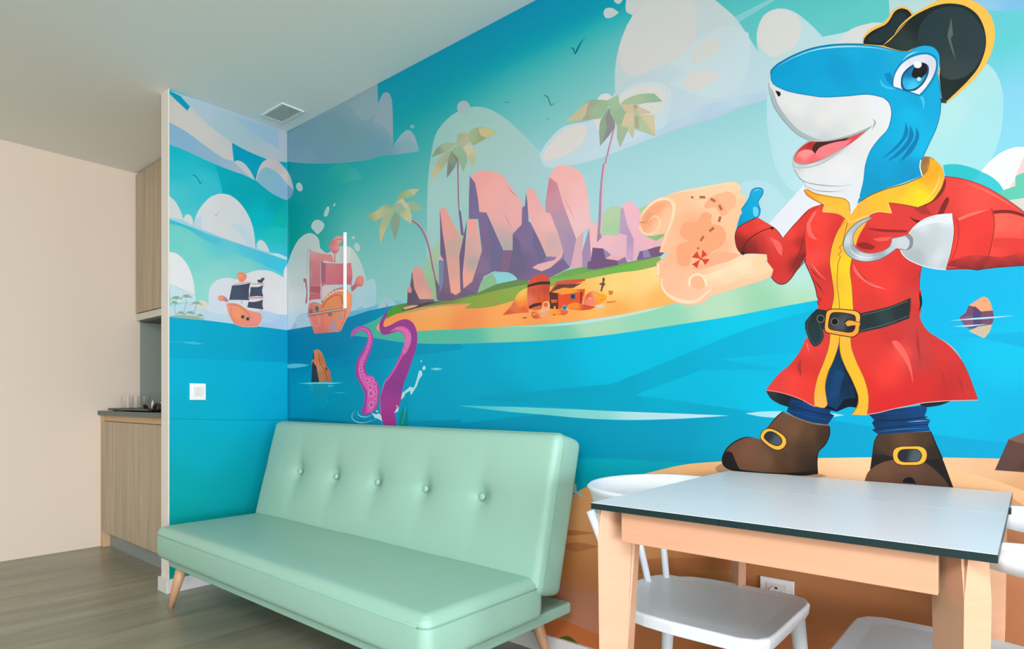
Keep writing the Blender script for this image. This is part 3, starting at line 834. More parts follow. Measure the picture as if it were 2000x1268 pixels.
S(p, 'D', '690,620! 785,570! 790,640! 700,660!', '#eab0b4')
S(p, 'D', '230,655! 312,662! 376,712! 330,742! 426,756! 426,792! 250,826! 190,822! 190,766! 215,760!', '240,700#6b5279 350,780#6d4f72')
S(p, 'D', '312,664! 376,712! 330,742!', '#957fa6')
S(p, 'D', '330,741! 400,722! 482,728! 428,757!', '#e9abad')
S(p, 'D', '426,757! 484,728! 502,770! 426,791!', '#8a6c94')
S(p, 'D', '595,686! 660,670! 722,650! 790,640! 800,690! 760,720! 585,756! 578,745!', '620,730#715d86 740,680#705173')
S(p, 'D', '620,682! 660,670! 686,726! 627,736!', '#9080a8')
S(p, 'F', '1290,662! 1360,578! 1430,600! 1500,572! 1600,500! 1652,572! 1490,652! 1320,672!', '#75608a')
S(p, 'F', '1358,572! 1400,545! 1530,512! 1603,436! 1588,492! 1500,572! 1432,600!', '#e8adad')
# tunnel
S(p, 'F', '930,770! 960,680 1000,640 1070,610 1150,607 1205,625 1242,665! 1080,700!', '#88b98d')
S(p, 'F', '1048,620! 1120,606 1180,612 1225,640 1242,666! 1080,700! 1075,660', '#88cfd5')
# treasure
p = 'treasure_print'
S(p, 'Q', '165,890! 300,740 350,640 400,560 480,500 540,480! 560,850! 400,860 250,880', '250,860#d65f45 330,750#e1744c 420,620#fbb14c 450,720#fb8b3c 480,800#e8643b 430,540#f6c562')
S(p, 'Q', '540,470! 560,380 600,340! 660,300 740,268 800,275! 860,320! 880,420 870,560 862,700! 862,800! 640,815! 555,790! 535,640', '620,380#d9583c 750,320#d1543d 650,550#cf5a3d 750,650#dd5a34 600,650#e67458 830,500#c24d38')
for k in range(3):
    T(p, 'Q', f'{640+k*80},{480}! {635+k*80},{600} {640+k*80},{700}!', 4, '#a8412d')
S(p, 'Q', '540,440! 620,412 740,385 880,385! 882,428! 740,430 620,450 540,475!', '#46302f')
S(p, 'Q', '560,760! 640,715 750,705! 755,735! 650,765 570,800!', '#4e3134')
S(p, 'Q', '870,545! 985,385! 1130,365 1400,342! 1410,372! 1240,425! 1000,455! 880,560!', '#d9573b')
S(p, 'Q', '880,555! 990,430! 1280,420! 1370,400! 1230,480! 1000,500!', '#6a443c')
S(p, 'Q', '870,540! 1000,560! 1000,800! 870,790!', '#5a3630')
S(p, 'Q', '890,655! 985,655! 985,700! 900,710!', '#dd5f38')
S(p, 'Q', '950,540! 1060,480 1180,485 1250,500! 1405,495! 1395,600! 1350,560! 1040,585!', '1000,540#f49a4a 1200,510#fb9f33 1390,520#e0582f')
S(p, 'Q', '1000,545! 1040,585! 1345,545! 1400,510! 1365,720! 1000,800!', '1050,700#e8572e 1150,600#e6532f 1300,620#e4532f 1350,700#ea5c34')
S(p, 'Q', '1335,545! 1365,545! 1345,720! 1330,720!', '#73332a')
S(p, 'Q', '1180,575! 1262,565! 1262,645! 1190,660!', '#5b6068')
S(p, 'Q', '1205,590! 1235,585! 1240,630! 1210,630!', '#232a33')
S(p, 'Q', '1380,740! 1400,620 1460,550 1530,525 1620,560 1720,590 1740,650! 1600,740!', '1450,600#ea6040 1480,660#f28a70 1650,620#ffa428 1560,560#f0a75c')
S(p, 'Q', '1140,740! 1250,700 1380,730 1560,760! 1500,800 1350,820! 1150,800!', '1200,740#f98c35 1480,790#d9502f')
S(p, 'Q', '600,850! 700,810 800,790 900,810 1050,800 1150,830 1130,880! 1000,890 850,900 720,940 640,940 605,900', '650,900#dc5440 800,850#f3a487 950,850#fb9a3a 1080,860#e8683f 720,830#f4b25c')
S(p, 'Q', '760,760 770,710 810,680 860,690 880,740 860,820 790,830 730,860!', '#f0b27c')
EL(p, 'Q', 815, 735, 32, 34, '#e2673f')
EL(p, 'Q', 1100, 780, 36, 42, '#7fb2c8')
EL(p, 'Q', 1098, 780, 24, 28, '#2f6f9c')
S(p, 'Q', '935,750! 965,760! 960,800! 985,820! 935,825!', '#e0a84a')
S(p, 'Q', '1665,345! 1685,320! 1705,345! 1690,400! 1715,430! 1690,445! 1655,535! 1635,530! 1655,440! 1610,425! 1668,395!', '#6d5347')
S(p, 'Q', '1755,520! 1835,530! 1810,585! 1765,585!', '#d9753f')
S(p, 'Q', '1560,740! 1690,720! 1680,790! 1580,790!', '#e6c9b0')
S(p, 'Q', '1720,690! 1880,675! 1850,695! 1740,710!', '#d97a3c')
S(p, 'Q', '460,925! 540,915! 510,940! 470,938!', '#9a5a33')
for k, (x, y, c) in enumerate([(640, 880, '#f5b64c'), (700, 905, '#e06a48'), (760, 900, '#fbc27a'), (880, 860, '#f7a13c'), (940, 885, '#c9532f'), (1020, 850, '#fbb14c'), (1080, 880, '#d9552f'), (1480, 640, '#fbb9a0'), (1560, 600, '#fbb14c'), (1650, 660, '#f28a2c'), (1740, 640, '#f7c98c')]):
    EL(p, 'Q', x, y, 22, 10, c, -8)
# palms
p = 'palm_print'
T(p, 'F', '408,195! 470,240 520,320 555,430 580,560 605,680 622,825!', 14, '#8f6f88')
T(p, 'F', '414,190! 478,236 528,318 562,430 588,560 618,700!', 6, '#dda49d')
S(p, 'F', '600,650! 635,720! 630,832! 612,820!', '#7a5f7c')
T(p, 'E', '776,655! 779,800 784,1000 798,1140 812,1240!', 11, '#8a7090')
T(p, 'E', '782,700! 786,900 790,1050!', 4, '#c9a3a8')
S(p, 'E', '785,1040! 800,1050! 825,1240! 800,1235!', '#7b668a')
T(p, 'G', '800,395! 755,570 718,730 694,880 684,1060 672,1268!', 13, '#a88aa5')
T(p, 'G', '806,395! 762,570 726,730 704,880 698,1060 692,1268!', 7, '#e8b9bb')
S(p, 'D', '275,500! 300,575! 262,615! 265,560!', '#a083a0')
T(p, 'D', '318,0! 300,150 290,300 284,450 276,560!', 18, '#a88aa8')
T(p, 'D', '328,0! 310,150 303,300 300,450 298,540!', 10, '#e9b7bb')
def fade(h):                          # the palms are printed a little bleached
    return ''.join('%02x' % int(a * 0.72 + b * 0.28) for a, b in zip(hexrgb(h), (178, 188, 172)))
def leafs(fr, L_):
    for pts, c in L_:
        c = ' '.join(t.split('#')[0] + '#' + fade(t.split('#')[1]) for t in c.split())
        S('palm_print', fr, pts, c)
leafs('E', [
 ('765,522! 690,513 620,550 568,632! 640,602! 700,582! 740,545!', '600,600#7c9072 700,530#9db48a'),
 ('728,572! 650,612 595,700 565,805! 640,742! 700,660! 742,592!', '590,760#cdbb86 680,640#96ad84 650,620#c0ae8a'),
 ('735,572! 702,640 690,792! 750,712! 782,640! 762,590!', '700,740#64766a 750,640#7c8a76'),
 ('768,590! 780,650 820,742! 850,662! 842,600! 800,562!', '#8dae8c'),
 ('820,545! 872,530 912,600 905,716! 860,640!', '850,560#e0c398 895,660#bcbf8c'),
 ('766,540! 775,450 830,438 882,450! 872,500! 822,545!', '800,470#a2b283 830,490#c2b08c'),
 ('862,440! 900,405 960,395 1020,405 1088,436! 1000,482! 900,538! 870,500!', '900,450#a0b47c 960,460#8f9b66 1050,435#b9b67c'),
 ('938,402! 1000,400 1086,436! 1000,476! 950,455!', '#cebf7e'),
 ('738,552! 800,538! 842,600! 782,642! 735,592!', '#8fb18b'),
 ('735,590! 780,640! 776,672! 745,620!', '#7c6f62'),
 ('300,985! 320,920 400,880 475,880! 430,932! 350,955!', '330,930#94a970 400,910#a8b57c'),
 ('388,884! 430,876 475,878! 432,925!', '#cdc087'),
 ('290,1012! 200,1003 150,1040 58,1092! 130,1132! 250,1062!', '80,1085#92a274 150,1070#c6bd84 230,1030#aab684'),
 ('282,1040! 205,1080 165,1180 172,1310! 220,1180! 262,1092!', '180,1250#c8bb80 240,1090#a4b486'),
 ('285,1062! 252,1150 285,1280! 320,1170! 326,1092!', '#7d9a7a'),
 ('380,980! 450,980 500,1042! 420,1052! 385,1012!', '#94b28c'),
 ('190,1015! 240,1000! 290,1010! 250,1030!', '#8aa47a'),
 ('318,1012! 392,1000! 416,1080! 415,1147! 350,1112! 320,1080!', '340,1080#b5bd8b 400,1100#d2c692'),
 ('300,960! 350,950! 396,1020! 330,1072! 275,1052! 280,1000!', '#92b492'),
 ('298,990! 340,948! 398,1010! 372,1037! 330,985!', '#d6c29a')])
leafs('G', [
 ('762,190! 700,180 600,188 515,262 412,357! 560,342! 692,325! 747,250!', '660,260#96b890 620,200#8fa283 560,320#a8a37c 720,200#93b48a'),
 ('598,192! 510,265 414,356! 545,340! 600,255!', '#cfbc90'),
 ('585,280! 640,195! 600,190! 570,330! 600,335!', '#a59c82'),
 ('765,232! 702,320 682,400 687,542! 750,470! 806,390! 800,330!', '#84a083'),
 ('765,232! 728,330! 742,400! 702,520! 750,470! 806,390! 798,320!', '#827d7c'),
 ('735,188! 832,138! 840,210! 920,282! 942,382! 870,362! 820,382! 770,292! 758,230!', '800,200#9cbf92 850,300#90b48c'),
 ('820,380! 900,350! 932,362! 890,452! 845,553! 820,480!', '#a0b98e'),
 ('888,282! 952,270! 962,400! 945,487! 900,402! 850,382!', '920,320#e0c49c 930,440#cfc493'),
 ('848,210! 900,170 1000,135 1112,130! 1176,192! 1050,202! 950,225! 870,232!', '950,180#a2bf90 1120,160#8db48c'),
 ('1085,200! 1110,130! 1176,192! 1115,198! 1108,178! 1100,200!', '#8bb58e'),
 ('848,217! 960,215! 1092,282! 960,292! 882,272!', '#d9bc98'),
 ('948,220! 985,225! 958,285!', '#b79078'),
 ('960,230! 1002,300! 1100,350! 1120,462! 1000,422! 950,402!', '#b6c594'),
 ('958,300! 990,310! 992,415! 960,395!', '#a8a383'),
 ('1000,290! 1112,300! 1120,458! 1060,380!', '#e0c89a')])
# birds
p = 'bird_print'
T(p, 'G', '252,145! 280,158 292,195 304,224! 325,212 350,200!', 8, '#1f7286', taper=(0, 1))
T(p, 'G', '272,328! 283,336 290,318!', 4, '#3c8b98')
T(p, 'E', '1133,203! 1160,196 1174,207! 1190,172!', 6, '#17677a', taper=(1, 1))
T(p, 'N', '412,338! 425,334 440,378! 470,315 490,282 518,270!', 12, '#0a6380', taper=(0.5, 1))

# ---------------------------------------------------------------- pirate ship on the long wall
p = 'pirate_ship_print'
q = 'MM'
T(p, q, '175,250! 172,560!', 5, '#8a8f96'); T(p, q, '205,280! 205,860!', 12, '#a65a60'); T(p, q, '345,340! 345,880!', 16, '#94505f'); T(p, q, '655,420! 668,680!', 10, '#a24f5c')
S(p, q, '190,270! 215,275! 230,295! 330,318! 420,330! 450,345! 440,380! 345,410! 320,430! 325,690! 210,690! 215,560! 210,400!', '220,320#d99092 250,450#cf7079 300,600#c45f6f 260,660#c66a72 400,350#e0807a')
S(p, q, '378,425! 480,430 600,432! 665,425! 682,560 668,668! 500,668! 345,675! 375,560!', '400,460#d46f79 500,560#d06173 560,630#cb5468 640,520#d3616e 650,640#b14a60')
S(p, q, '325,420! 382,425! 378,640! 330,660!', '#9b4c68')
S(p, q, '210,690! 325,688! 322,770! 205,760!', '#a8404f')
S(p, q, '205,765! 322,770! 325,830! 190,842!', '#c44f5c')
S(p, q, '428,320! 455,345! 475,425! 380,400! 400,345!', '#dc8078')
T(p, q, '480,310! 484,420!', 14, '#c2707a')
S(p, q, '418,240! 450,170 510,125 578,125! 575,165! 530,220! 535,280! 500,318 455,312! 432,270', '450,220#d6706e 540,150#f09a90 500,260#e88a84 480,300#c65f72')
T(p, q, '425,235! 460,185 520,158 565,160!', 10, '#c15a62')
S(p, q, '130,600! 165,600! 178,760! 172,880! 150,880! 165,760! 150,650! 130,630!', '#a7586a')
S(p, q, '665,690! 700,670! 722,600 760,570 805,585 812,640 790,690! 740,690! 690,740! 670,750!', '700,690#a85060 770,620#e58074 720,640#d9685c')
S(p, q, '180,950! 195,880! 250,862! 335,890! 400,800 500,735 610,705! 680,790! 670,930 625,1040! 565,1150! 530,1200! 390,1210 255,1220! 222,1130! 182,1020!', '220,920#dd6a55 260,1000#ee7a64 250,1150#e56a58 330,1180#dd5f58 450,880#f0863f 520,820#ef7f42 600,800#f5904a 400,1080#ec7455 520,1000#f08a4c 560,1100#f47f5e 600,950#f38a58 460,1000#e98049', step=3.5)
S(p, q, '340,690! 430,700! 480,690! 400,790! 340,850!', '#d9cfcb')
T(p, q, '335,870! 410,780 500,722 600,700!', 12, '#b8504c')
T(p, q, '340,930! 400,840 480,790 550,790! 580,900!', 12, '#b2502f')
T(p, q, '350,850! 400,800 480,745 580,728!', 10, '#f4b89c')
for x, y in ((400, 800), (430, 775), (465, 755), (500, 742), (540, 735), (568, 738)):
    EL(p, q, x, y, 12, 11, '#f7d9c4')
EL(p, q, 215, 968, 22, 30, '#5f5a78'); EL(p, q, 283, 940, 24, 34, '#5d6a58'); EL(p, q, 283, 940, 12, 18, '#2f4038')
T(p, q, '240,890! 310,900! 320,985! 260,1000!', 8, '#f3a184')
EL(p, q, 430, 1005, 26, 20, '#6a5a78')
S(p, q, '410,1170! 450,1090! 480,1060! 500,1120! 530,1180! 460,1195!', '#a88a9c')
S(p, q, '528,1000! 560,995! 575,1040! 545,1070! 520,1050!', '#9f95a8')
T(p, q, '600,960! 585,1080 530,1185!', 9, '#c45a40'); T(p, q, '650,930! 610,1050 545,1190!', 9, '#f5a07e')
T(p, q, '200,1040! 240,1120 290,1140 310,1060! 290,1010!', 9, '#f09a80')
T(p, q, '210,1020! 340,1010! 350,1200!', 7, '#cf5a4a')

# ---------------------------------------------------------------- tentacles and splash
p = 'tentacle_print'
T(p, 'H', '700,1090! 670,1130 672,1170 720,1200 800,1200 880,1172!', 8, '#a8dfe6', taper=(1, 1))
T(p, 'H', '722,1095! 720,1125 750,1150 800,1152 850,1130!', 8, '#a8dfe6', taper=(1, 1))
S(p, 'H', '1065,1240! 1085,1140 1130,1050! 1125,1140! 1160,1075! 1168,1240!', '#008c8c')
T(p, 'H', '1110,1220! 1135,1120 1140,1060!', 5, '#3fb29a')
S(p, 'H', '662,450! 658,410 690,370 750,348 815,368 850,425 848,520 812,620 785,700 800,775! 840,790 870,815 905,880 905,960 892,1060 850,1112 790,1135 745,1120! 778,1000 772,920 730,840 700,775 702,690 738,600 790,520 805,440 785,400 735,392 695,420', '700,390#b45faa 820,400#b04aa0 760,600#a7459c 720,760#9d4398 800,900#a7459c 760,1100#a2459c')
S(p, 'H', '700,400 760,362 825,395 838,500 795,620 765,700 790,785! 850,800 890,880 895,960 880,1060 840,1108 785,1125! 800,1000 800,920 750,840 722,760 732,660 785,560 812,470 800,400 755,380', '780,400#d865ae 800,600#d45fa8 850,950#dc62ac 820,1080#cf58a4')
for (x, y, rx, ry) in ((820, 430, 10, 14), (822, 480, 11, 14), (812, 530, 11, 15), (795, 580, 11, 15), (775, 630, 13, 16), (757, 680, 15, 17), (748, 735, 17, 18), (760, 790, 18, 18), (800, 830, 20, 20), (845, 820, 18, 20), (870, 865, 18, 22), (828, 890, 20, 24), (835, 945, 24, 30), (878, 930, 14, 24), (838, 1045, 24, 30), (875, 1010, 12, 20), (830, 1090, 18, 14)):
    EL(p, 'H', x, y, rx, ry, '#e98ac0'); EL(p, 'H', x, y, rx * .65, ry * .68, '#c2509c')
S(p, 'H', '965,138! 983,180 982,245 955,300 943,345! 960,358! 1010,340 1080,302 1150,288 1210,325 1243,410 1240,520 1205,640 1165,760 1125,860 1105,960 1092,1050 1052,1120! 1062,1240! 950,1240! 925,1120 918,980 955,850 1030,735 1090,610 1130,510 1130,440 1085,395 1010,415 945,428 915,390 913,320 948,250 978,200', '970,200#8a4a98 930,380#9a3f90 1100,310#a2408c 1220,450#96418f 1150,700#97408c 1000,1000#a8408f 1050,900#8e3d8a 1010,1180#a8388a')
S(p, 'H', '1000,402! 1050,362 1110,350 1165,375 1192,430 1185,510 1145,590 1095,625! 1130,510 1132,440 1088,390 1040,392', '1100,370#d763a6 1170,450#e06aae 1130,580#d865aa')
S(p, 'H', '1130,500! 1095,610 1030,735 970,840! 985,830 1050,735 1110,630! 1145,560!', '#d45aa2')
for (x, y, rx, ry) in ((1075, 372, 16, 9), (1115, 375, 14, 11), (1148, 395, 13, 14), (1165, 432, 13, 17), (1163, 478, 13, 17), (1150, 522, 12, 16), (1128, 568, 10, 16)):
    EL(p, 'H', x, y, rx, ry, '#ee92c4'); EL(p, 'H', x, y, rx * .6, ry * .6, '#c9539d')
T(p, 'H', '918,980 955,850! 1000,780', 6, '#e37ab8', taper=(1, 1)); T(p, 'H', '930,1220! 922,1100 920,980!', 7, '#d35fa8', taper=(1, 1))
S(p, 'H', '840,1115! 880,1130 905,1120! 925,1140! 935,1190! 900,1170! 870,1160!', '#c5e3e6')
EL(p, 'H', 890, 1103, 9, 9, '#c5e3e6')
S(p, 'H', '1040,1120! 1060,1080! 1085,1060! 1100,1000 1112,940! 1140,920 1180,885! 1215,895! 1235,840 1262,745 1285,745! 1290,780! 1262,820! 1240,880! 1190,960! 1180,920! 1140,945! 1120,990! 1100,1050! 1090,1100! 1060,1110!', '#b5dfe4')
S(p, 'H', '1085,1060! 1100,1000! 1150,960! 1185,960! 1160,1080! 1130,1050! 1090,1120! 1085,1240! 1065,1240! 1070,1130!', '#0098b8')
EL(p, 'H', 1305, 720, 14, 19, '#b5dfe4', 20); EL(p, 'H', 1281, 660, 6, 8, '#b5dfe4'); EL(p, 'H', 1066, 1058, 6, 9, '#b5dfe4')

# ---------------------------------------------------------------- sandy shore at the bottom
p = 'shore_print'
S(p, 'P0', '1000,1900! 1020,1300! 1060,1080! 1085,1015! 1108,985! 1120,966 1150,950 1200,938 1240,930 1330,909 1400,902 1480,897 1600,895 1750,893 1850,894 2060,898! 2060,1900!', '1120,1000#e9a96c 1300,925#fcc083 1500,910#fbc58f 1700,905#fbcb98 1850,905#edbc8d 1960,910#e9b78b 1990,950#d9a16e 1110,1100#d3874a 1150,1040#dc9a62 1120,1180#bd7d57 1120,1240#c2683a 1400,1050#cf8d55 1400,1200#bd7547 1700,1100#c78556 1980,1050#cf8e62 1980,1200#bb7c52 1700,1250#b87448', step=14)
S(p, 'C', '1490,1055! 1750,1110 2010,1200! 2010,1300! 1850,1195! 1540,1170!', '#f2bd88')
S(p, 'C', '-10,1045! 30,1020 75,1030! 150,1070! 80,1090 0,1070', '#b39068')
S(p, 'C', '400,1100! 655,1085 720,1100! 600,1125!', '#b08d66')
for a in ('1040,1030! 1120,1036 1165,1042! 1100,1046', '1090,1064! 1130,1060 1170,1068! 1120,1078', '1050,1136! 1120,1150 1170,1160! 1170,1240! 1040,1190!', '1210,1098! 1310,1090 1480,1092! 1440,1112 1300,1112', '1210,1108! 1300,1102 1420,1140! 1300,1135!', '1560,1195! 1590,1205 1585,1218 1560,1216!', '1560,1240! 1640,1235 1700,1248! 1640,1258!'):
    S(p, 'P0', a, '#c1794a' if '1136' not in a else '#c08060')
S(p, 'P0', '1060,1205! 1110,1215 1165,1240! 1165,1270! 1040,1260!', '#c66f3a')
S(p, 'P0', '1090,1246! 1110,1243 1128,1256! 1140,1266! 1100,1262!', '#4c5420')
S(p, 'S', '40,545! 20,640! -20,680! -10,500! 60,335! 140,230! 170,240! 175,330! 240,360! 250,420! 160,360! 120,430 110,520 60,600!', '#b5c9c0')
S(p, 'S', '60,342! 158,358! 90,408 72,450 80,480 36,545! 20,500!', '#1d8388')
S(p, 'S', '70,302! 100,212! 137,302!', '#1b2a2e')
p = 'boulder_print'
S(p, 'C', '1810,1062! 1900,860! 2010,812! 2150,900! 2200,1090!', '1850,1030#5a4038 1950,950#5e4339 2050,1050#4c3630')
S(p, 'C', '1898,862! 2010,812! 2150,900! 2010,890! 1975,885!', '#7d5b4c')

# ---------------------------------------------------------------- treasure map
p = 'map_print'
S(p, 'D', '600,460! 602,400 650,335 720,275 790,255! 900,215 1100,178 1300,140 1365,150 1392,190 1378,222! 1425,255 1412,310! 1402,350! 1388,400! 1345,500! 1350,600 1392,712! 1480,705 1590,710 1598,745 1560,772! 1640,768! 1642,850! 1600,890 1500,930 1300,990 1140,1040! 1090,1085 1020,1102 950,1102 860,1075 790,1010 752,930! 760,890! 732,880! 728,775! 832,700! 750,690! 792,540! 700,565 640,555 600,520 592,490', '900,300#fcc599 1100,230#fdcfa4 1300,180#fdd3a9 900,700#fcb58b 1000,480#fdb488 1300,500#fbc599 1250,650#fbb98e 1000,1000#fbc29d 1300,850#fed5ab 1500,880#fbc79e 820,620#fcc199 1380,350#fcc89c 850,900#fdbd95 1400,780#fddcb4 1500,980#f9bd92', step=7)
S(p, 'D', '912,520 955,455 1040,450 1095,380 1160,400 1155,465 1240,490 1272,560 1242,640 1160,690 1120,760! 1000,700! 985,790 905,792 885,700 895,635 978,605 925,570', '#fba87a')
S(p, 'D', '1100,330 1150,262 1250,228 1290,270 1322,330 1290,380 1240,410 1190,345 1120,350', '#fdb083')
S(p, 'D', '1120,760! 1180,690 1350,700! 1392,712! 1300,760! 1060,830! 1000,820!', '#f9b088')
S(p, 'D', '1180,250! 1290,215 1350,260 1340,330 1280,380! 1260,330!', '#fbb88b')
# upper curl
S(p, 'D', '612,520! 605,440 650,370 710,310 790,275 845,300 858,360 838,450 792,545! 700,560 640,550', '640,440#f7a77e 700,360#f9aa7c 780,320#fbb184 820,400#fbc49c 760,500#fdc49b')
S(p, 'D', '625,470! 650,400 720,330 800,300 838,330 830,400! 760,400! 700,420! 660,470!', '650,430#f0a077 750,340#f8a878 800,380#fbc09a')
T(p, 'D', '602,470! 615,400 665,335 735,285 800,272 850,295 866,345 850,440 815,530 790,600 765,690!', 26, '700,300#fedfb9 860,400#fedcb2 800,600#fdd3a6', taper=(1, 0.6))
T(p, 'D', '600,490! 620,535 670,552 720,530 755,480 750,430 715,408 680,430 665,455!', 20, '#fdd2a6', taper=(0, 1))
T(p, 'D', '595,460! 625,458 655,453!', 6, '#a9805c', taper=(0, 1))
T(p, 'D', '790,258! 900,222 1100,185 1300,150 1355,160!', 14, '#fedbb2', taper=(1, 1))
T(p, 'D', '860,300! 1000,290 1150,262 1380,222!', 5, '#f7bd90', taper=(1, 1))
# lower scroll
S(p, 'D', '1010,880! 1060,862 1110,868 1300,800 1480,735 1590,712 1600,742 1562,772! 1642,768! 1642,850! 1560,905 1300,985 1150,1000! 1120,960 1110,900! 1060,900!', '1200,850#fee0b8 1400,800#fee0b6 1550,740#fbd0a2 1300,900#fdd5ab 1550,850#fbd0a6 1400,940#fac69b 1200,960#fccba2')
S(p, 'D', '1140,975! 1300,935 1500,885 1640,830! 1640,852! 1560,905 1300,990 1140,1040!', '#fac79c')
S(p, 'D', '1000,960! 990,900 1030,865 1080,868 1110,905 1112,955! 1060,985!', '#f9b78e')
T(p, 'D', '986,955! 990,898 1030,866 1080,872 1110,915 1118,960!', 18, '#fee2bd')
T(p, 'D', '772,900! 772,960 815,1020 900,1066 990,1080 1060,1062 1120,1010 1160,975!', 28, '#fddcb8', taper=(0.7, 0.6))
T(p, 'D', '742,870! 742,785!', 20, '#fddcb4')
for cx, cy, lx, ly, rt in ((1008, 262, 20, 17, 5), (1087, 261, 46, 19, 2), (1170, 284, 42, 20, 32), (1228, 342, 44, 20, 62), (1222, 433, 44, 20, 105), (1160, 513, 46, 19, -38), (1085, 584, 46, 18, -56), (1054, 660, 17, 15, 0)):
    QD(p, 'D', cx, cy, lx, ly, '#b06a4a', rt)
for t in ('1072,742! 1004,732! 1046,682!', '1078,738! 1088,670! 1126,712!', '1080,745! 1146,744! 1110,792!', '1070,746! 1046,816! 1006,786!'):
    S(p, 'D', t, '#dd4630')
QD(p, 'D', 1075, 742, 22, 16, '#dd4630', 30)

# ---------------------------------------------------------------- the pirate shark
p = 'shark_print'
# inside of the coat, trousers
S(p, 'C', '318,540! 350,595 410,632 470,652! 600,600! 640,652! 710,665 780,682! 860,650 905,655! 960,640! 900,300! 790,220! 600,500!', '350,570#2c3338 450,620#16202a 600,640#0b1826 750,650#08142a 900,560#06141f 760,400#08283e')
S(p, 'C', '790,235! 735,400 705,530 722,640! 780,668! 830,600! 905,590! 890,520 830,415 795,300', '780,300#0a3247 740,560#0d3a62 820,500#06283c 770,450#0c385c')
S(p, 'C', '775,400! 745,500 730,600! 790,585! 830,430!', '#0f3f6a')
S(p, 'C', '1320,628! 1530,610! 1450,640 1340,656!', '#1d2029')
S(p, 'C', '485,588! 455,680! 560,745! 722,765! 765,705! 735,690! 745,670! 640,645! 580,620!', '500,620#0a3058 600,680#0c3c70 700,730#0a3560 560,720#0b3867')
T(p, 'C', '470,640! 560,665 700,700 755,705!', 8, '#072848'); T(p, 'C', '465,670! 560,700 720,735!', 6, '#0d4680'); T(p, 'C', '490,610! 600,640 700,668!', 5, '#0e4478')
S(p, 'C', '990,700! 1025,735! 1010,755! 1030,790! 1010,800! 1055,832! 1390,805! 1375,770! 1390,735! 1350,720! 1370,660! 1340,640! 1150,665!', '1050,720#0a3058 1200,740#0b3763 1330,700#0c3f72 1150,800#0a3a68 1330,780#0d4580')
T(p, 'C', '1030,740! 1200,735 1370,715!', 8, '#062444'); T(p, 'C', '1030,795! 1200,775 1375,765!', 7, '#072a4c'); T(p, 'C', '1240,748! 1320,742 1385,738!', 4, '#a9c4d6', taper=(1, 1)); T(p, 'C', '1060,690! 1200,690 1340,665!', 6, '#0e4478')
T(p, 'C', '1040,815! 1200,795 1385,790!', 4, '#4a86ad', taper=(1, 1))
# left boot
S(p, 'C', '430,680! 560,735 650,760 728,768! 735,820 712,885 660,940 650,1000! 656,1085! 560,1096 400,1082 130,1070! 80,1060 40,1030 32,985 60,925 110,880 180,850 285,862! 330,780! 380,720!', '120,900#6d4932 200,930#79503a 300,1000#70503a 450,1000#553a27 600,1000#3a2b20 600,900#4c3524 500,800#6f4c33 600,830#5d402b 690,850#3d2c20 400,900#5b402c 450,720#6a4a34 640,1050#2f241d', step=5)
T(p, 'C', '430,682! 560,737 650,762 728,768!', 9, '#7d6a50')
T(p, 'C', '430,680! 380,725 335,785!', 7, '#2a221e', taper=(0, 1)); T(p, 'C', '285,860! 230,850 180,850 110,882 60,930 36,985!', 9, '#2a221e', taper=(1, 0))
T(p, 'C', '732,775! 734,830 705,895 662,940 652,1010 656,1085!', 8, '#241d1a')
S(p, 'C', '72,938! 100,950 125,1010 152,1062 160,1075! 90,1062 45,1035 33,985 50,950', '#211d1b')
S(p, 'C', '130,1055! 300,1075 450,1080 652,1065! 655,1088! 560,1098 400,1088 130,1074!', '#1d1a19')
T(p, 'C', '420,930! 445,950 440,980!', 5, '#33261d', taper=(1, 1)); T(p, 'C', '500,900! 600,915 680,890!', 5, '#3a2b20', taper=(1, 1))
S(p, 'C', '282,845 300,805 335,790 380,800 440,840 455,880 435,918 395,932 350,915 300,875', '#fab43a')
T(p, 'C', '282,845 300,805 335,790 380,800 440,840 455,880 435,918 395,932 350,915 300,875', 5, '#3a2c1d', closed=True)
S(p, 'C', '308,850 320,822 345,810 380,820 415,850 425,875 412,898 385,902 345,885', '330,840#2c3236 390,880#4b5558')
T(p, 'C', '308,850 320,822 345,810 380,820 415,850 425,875 412,898 385,902 345,885', 5, '#2a221c', closed=True)
# right boot
S(p, 'C', '1050,830! 1150,822 1390,808! 1430,900 1470,990 1500,1080 1540,1175! 960,1135! 1000,1060 1012,960 1025,870', '1200,860#5f432c 1100,900#4a3626 1350,870#4c3626 1420,930#2f241d 1100,1080#6b4935 1250,1060#5e4031 1480,1100#241d1a 1040,1000#2d231d', step=5)
S(p, 'C', '962,1132! 985,1075 1040,1030 1120,1000 1250,990 1360,1020 1430,1070 1480,1120 1515,1170! 1200,1150!', '1050,1080#6e4b36 1250,1020#6a4733 1420,1100#553b2c 1250,1130#5a3f31')
S(p, 'C', '1340,1000! 1450,985! 1475,1000! 1540,1175! 1512,1165 1470,1100 1410,1045', '#201b19')
S(p, 'C', '1010,965! 1080,960! 1180,985! 1080,1010 1030,1035 1000,1060!', '#231d1a')
S(p, 'C', '1210,1130! 1230,1112 1270,1110 1300,1150! 1210,1142!', '#141414')
T(p, 'C', '1392,810! 1430,900 1470,990!', 8, '#1f1b19')
T(p, 'C', '1050,832! 1028,870 1014,960 1000,1058!', 5, '#2c221d')
S(p, 'C', '1145,965 1155,925 1195,908 1250,906 1320,906 1358,925 1370,965 1355,1008 1315,1028 1255,1030 1195,1028 1158,1008', '#fab43a')
T(p, 'C', '1145,965 1155,925 1195,908 1250,906 1320,906 1358,925 1370,965 1355,1008 1315,1028 1255,1030 1195,1028 1158,1008', 5, '#33271c', closed=True)
S(p, 'C', '1178,968 1190,938 1215,928 1260,926 1310,930 1335,965 1318,1000 1290,1007 1220,1008 1192,998', '1200,960#23292c 1300,990#4d585a')
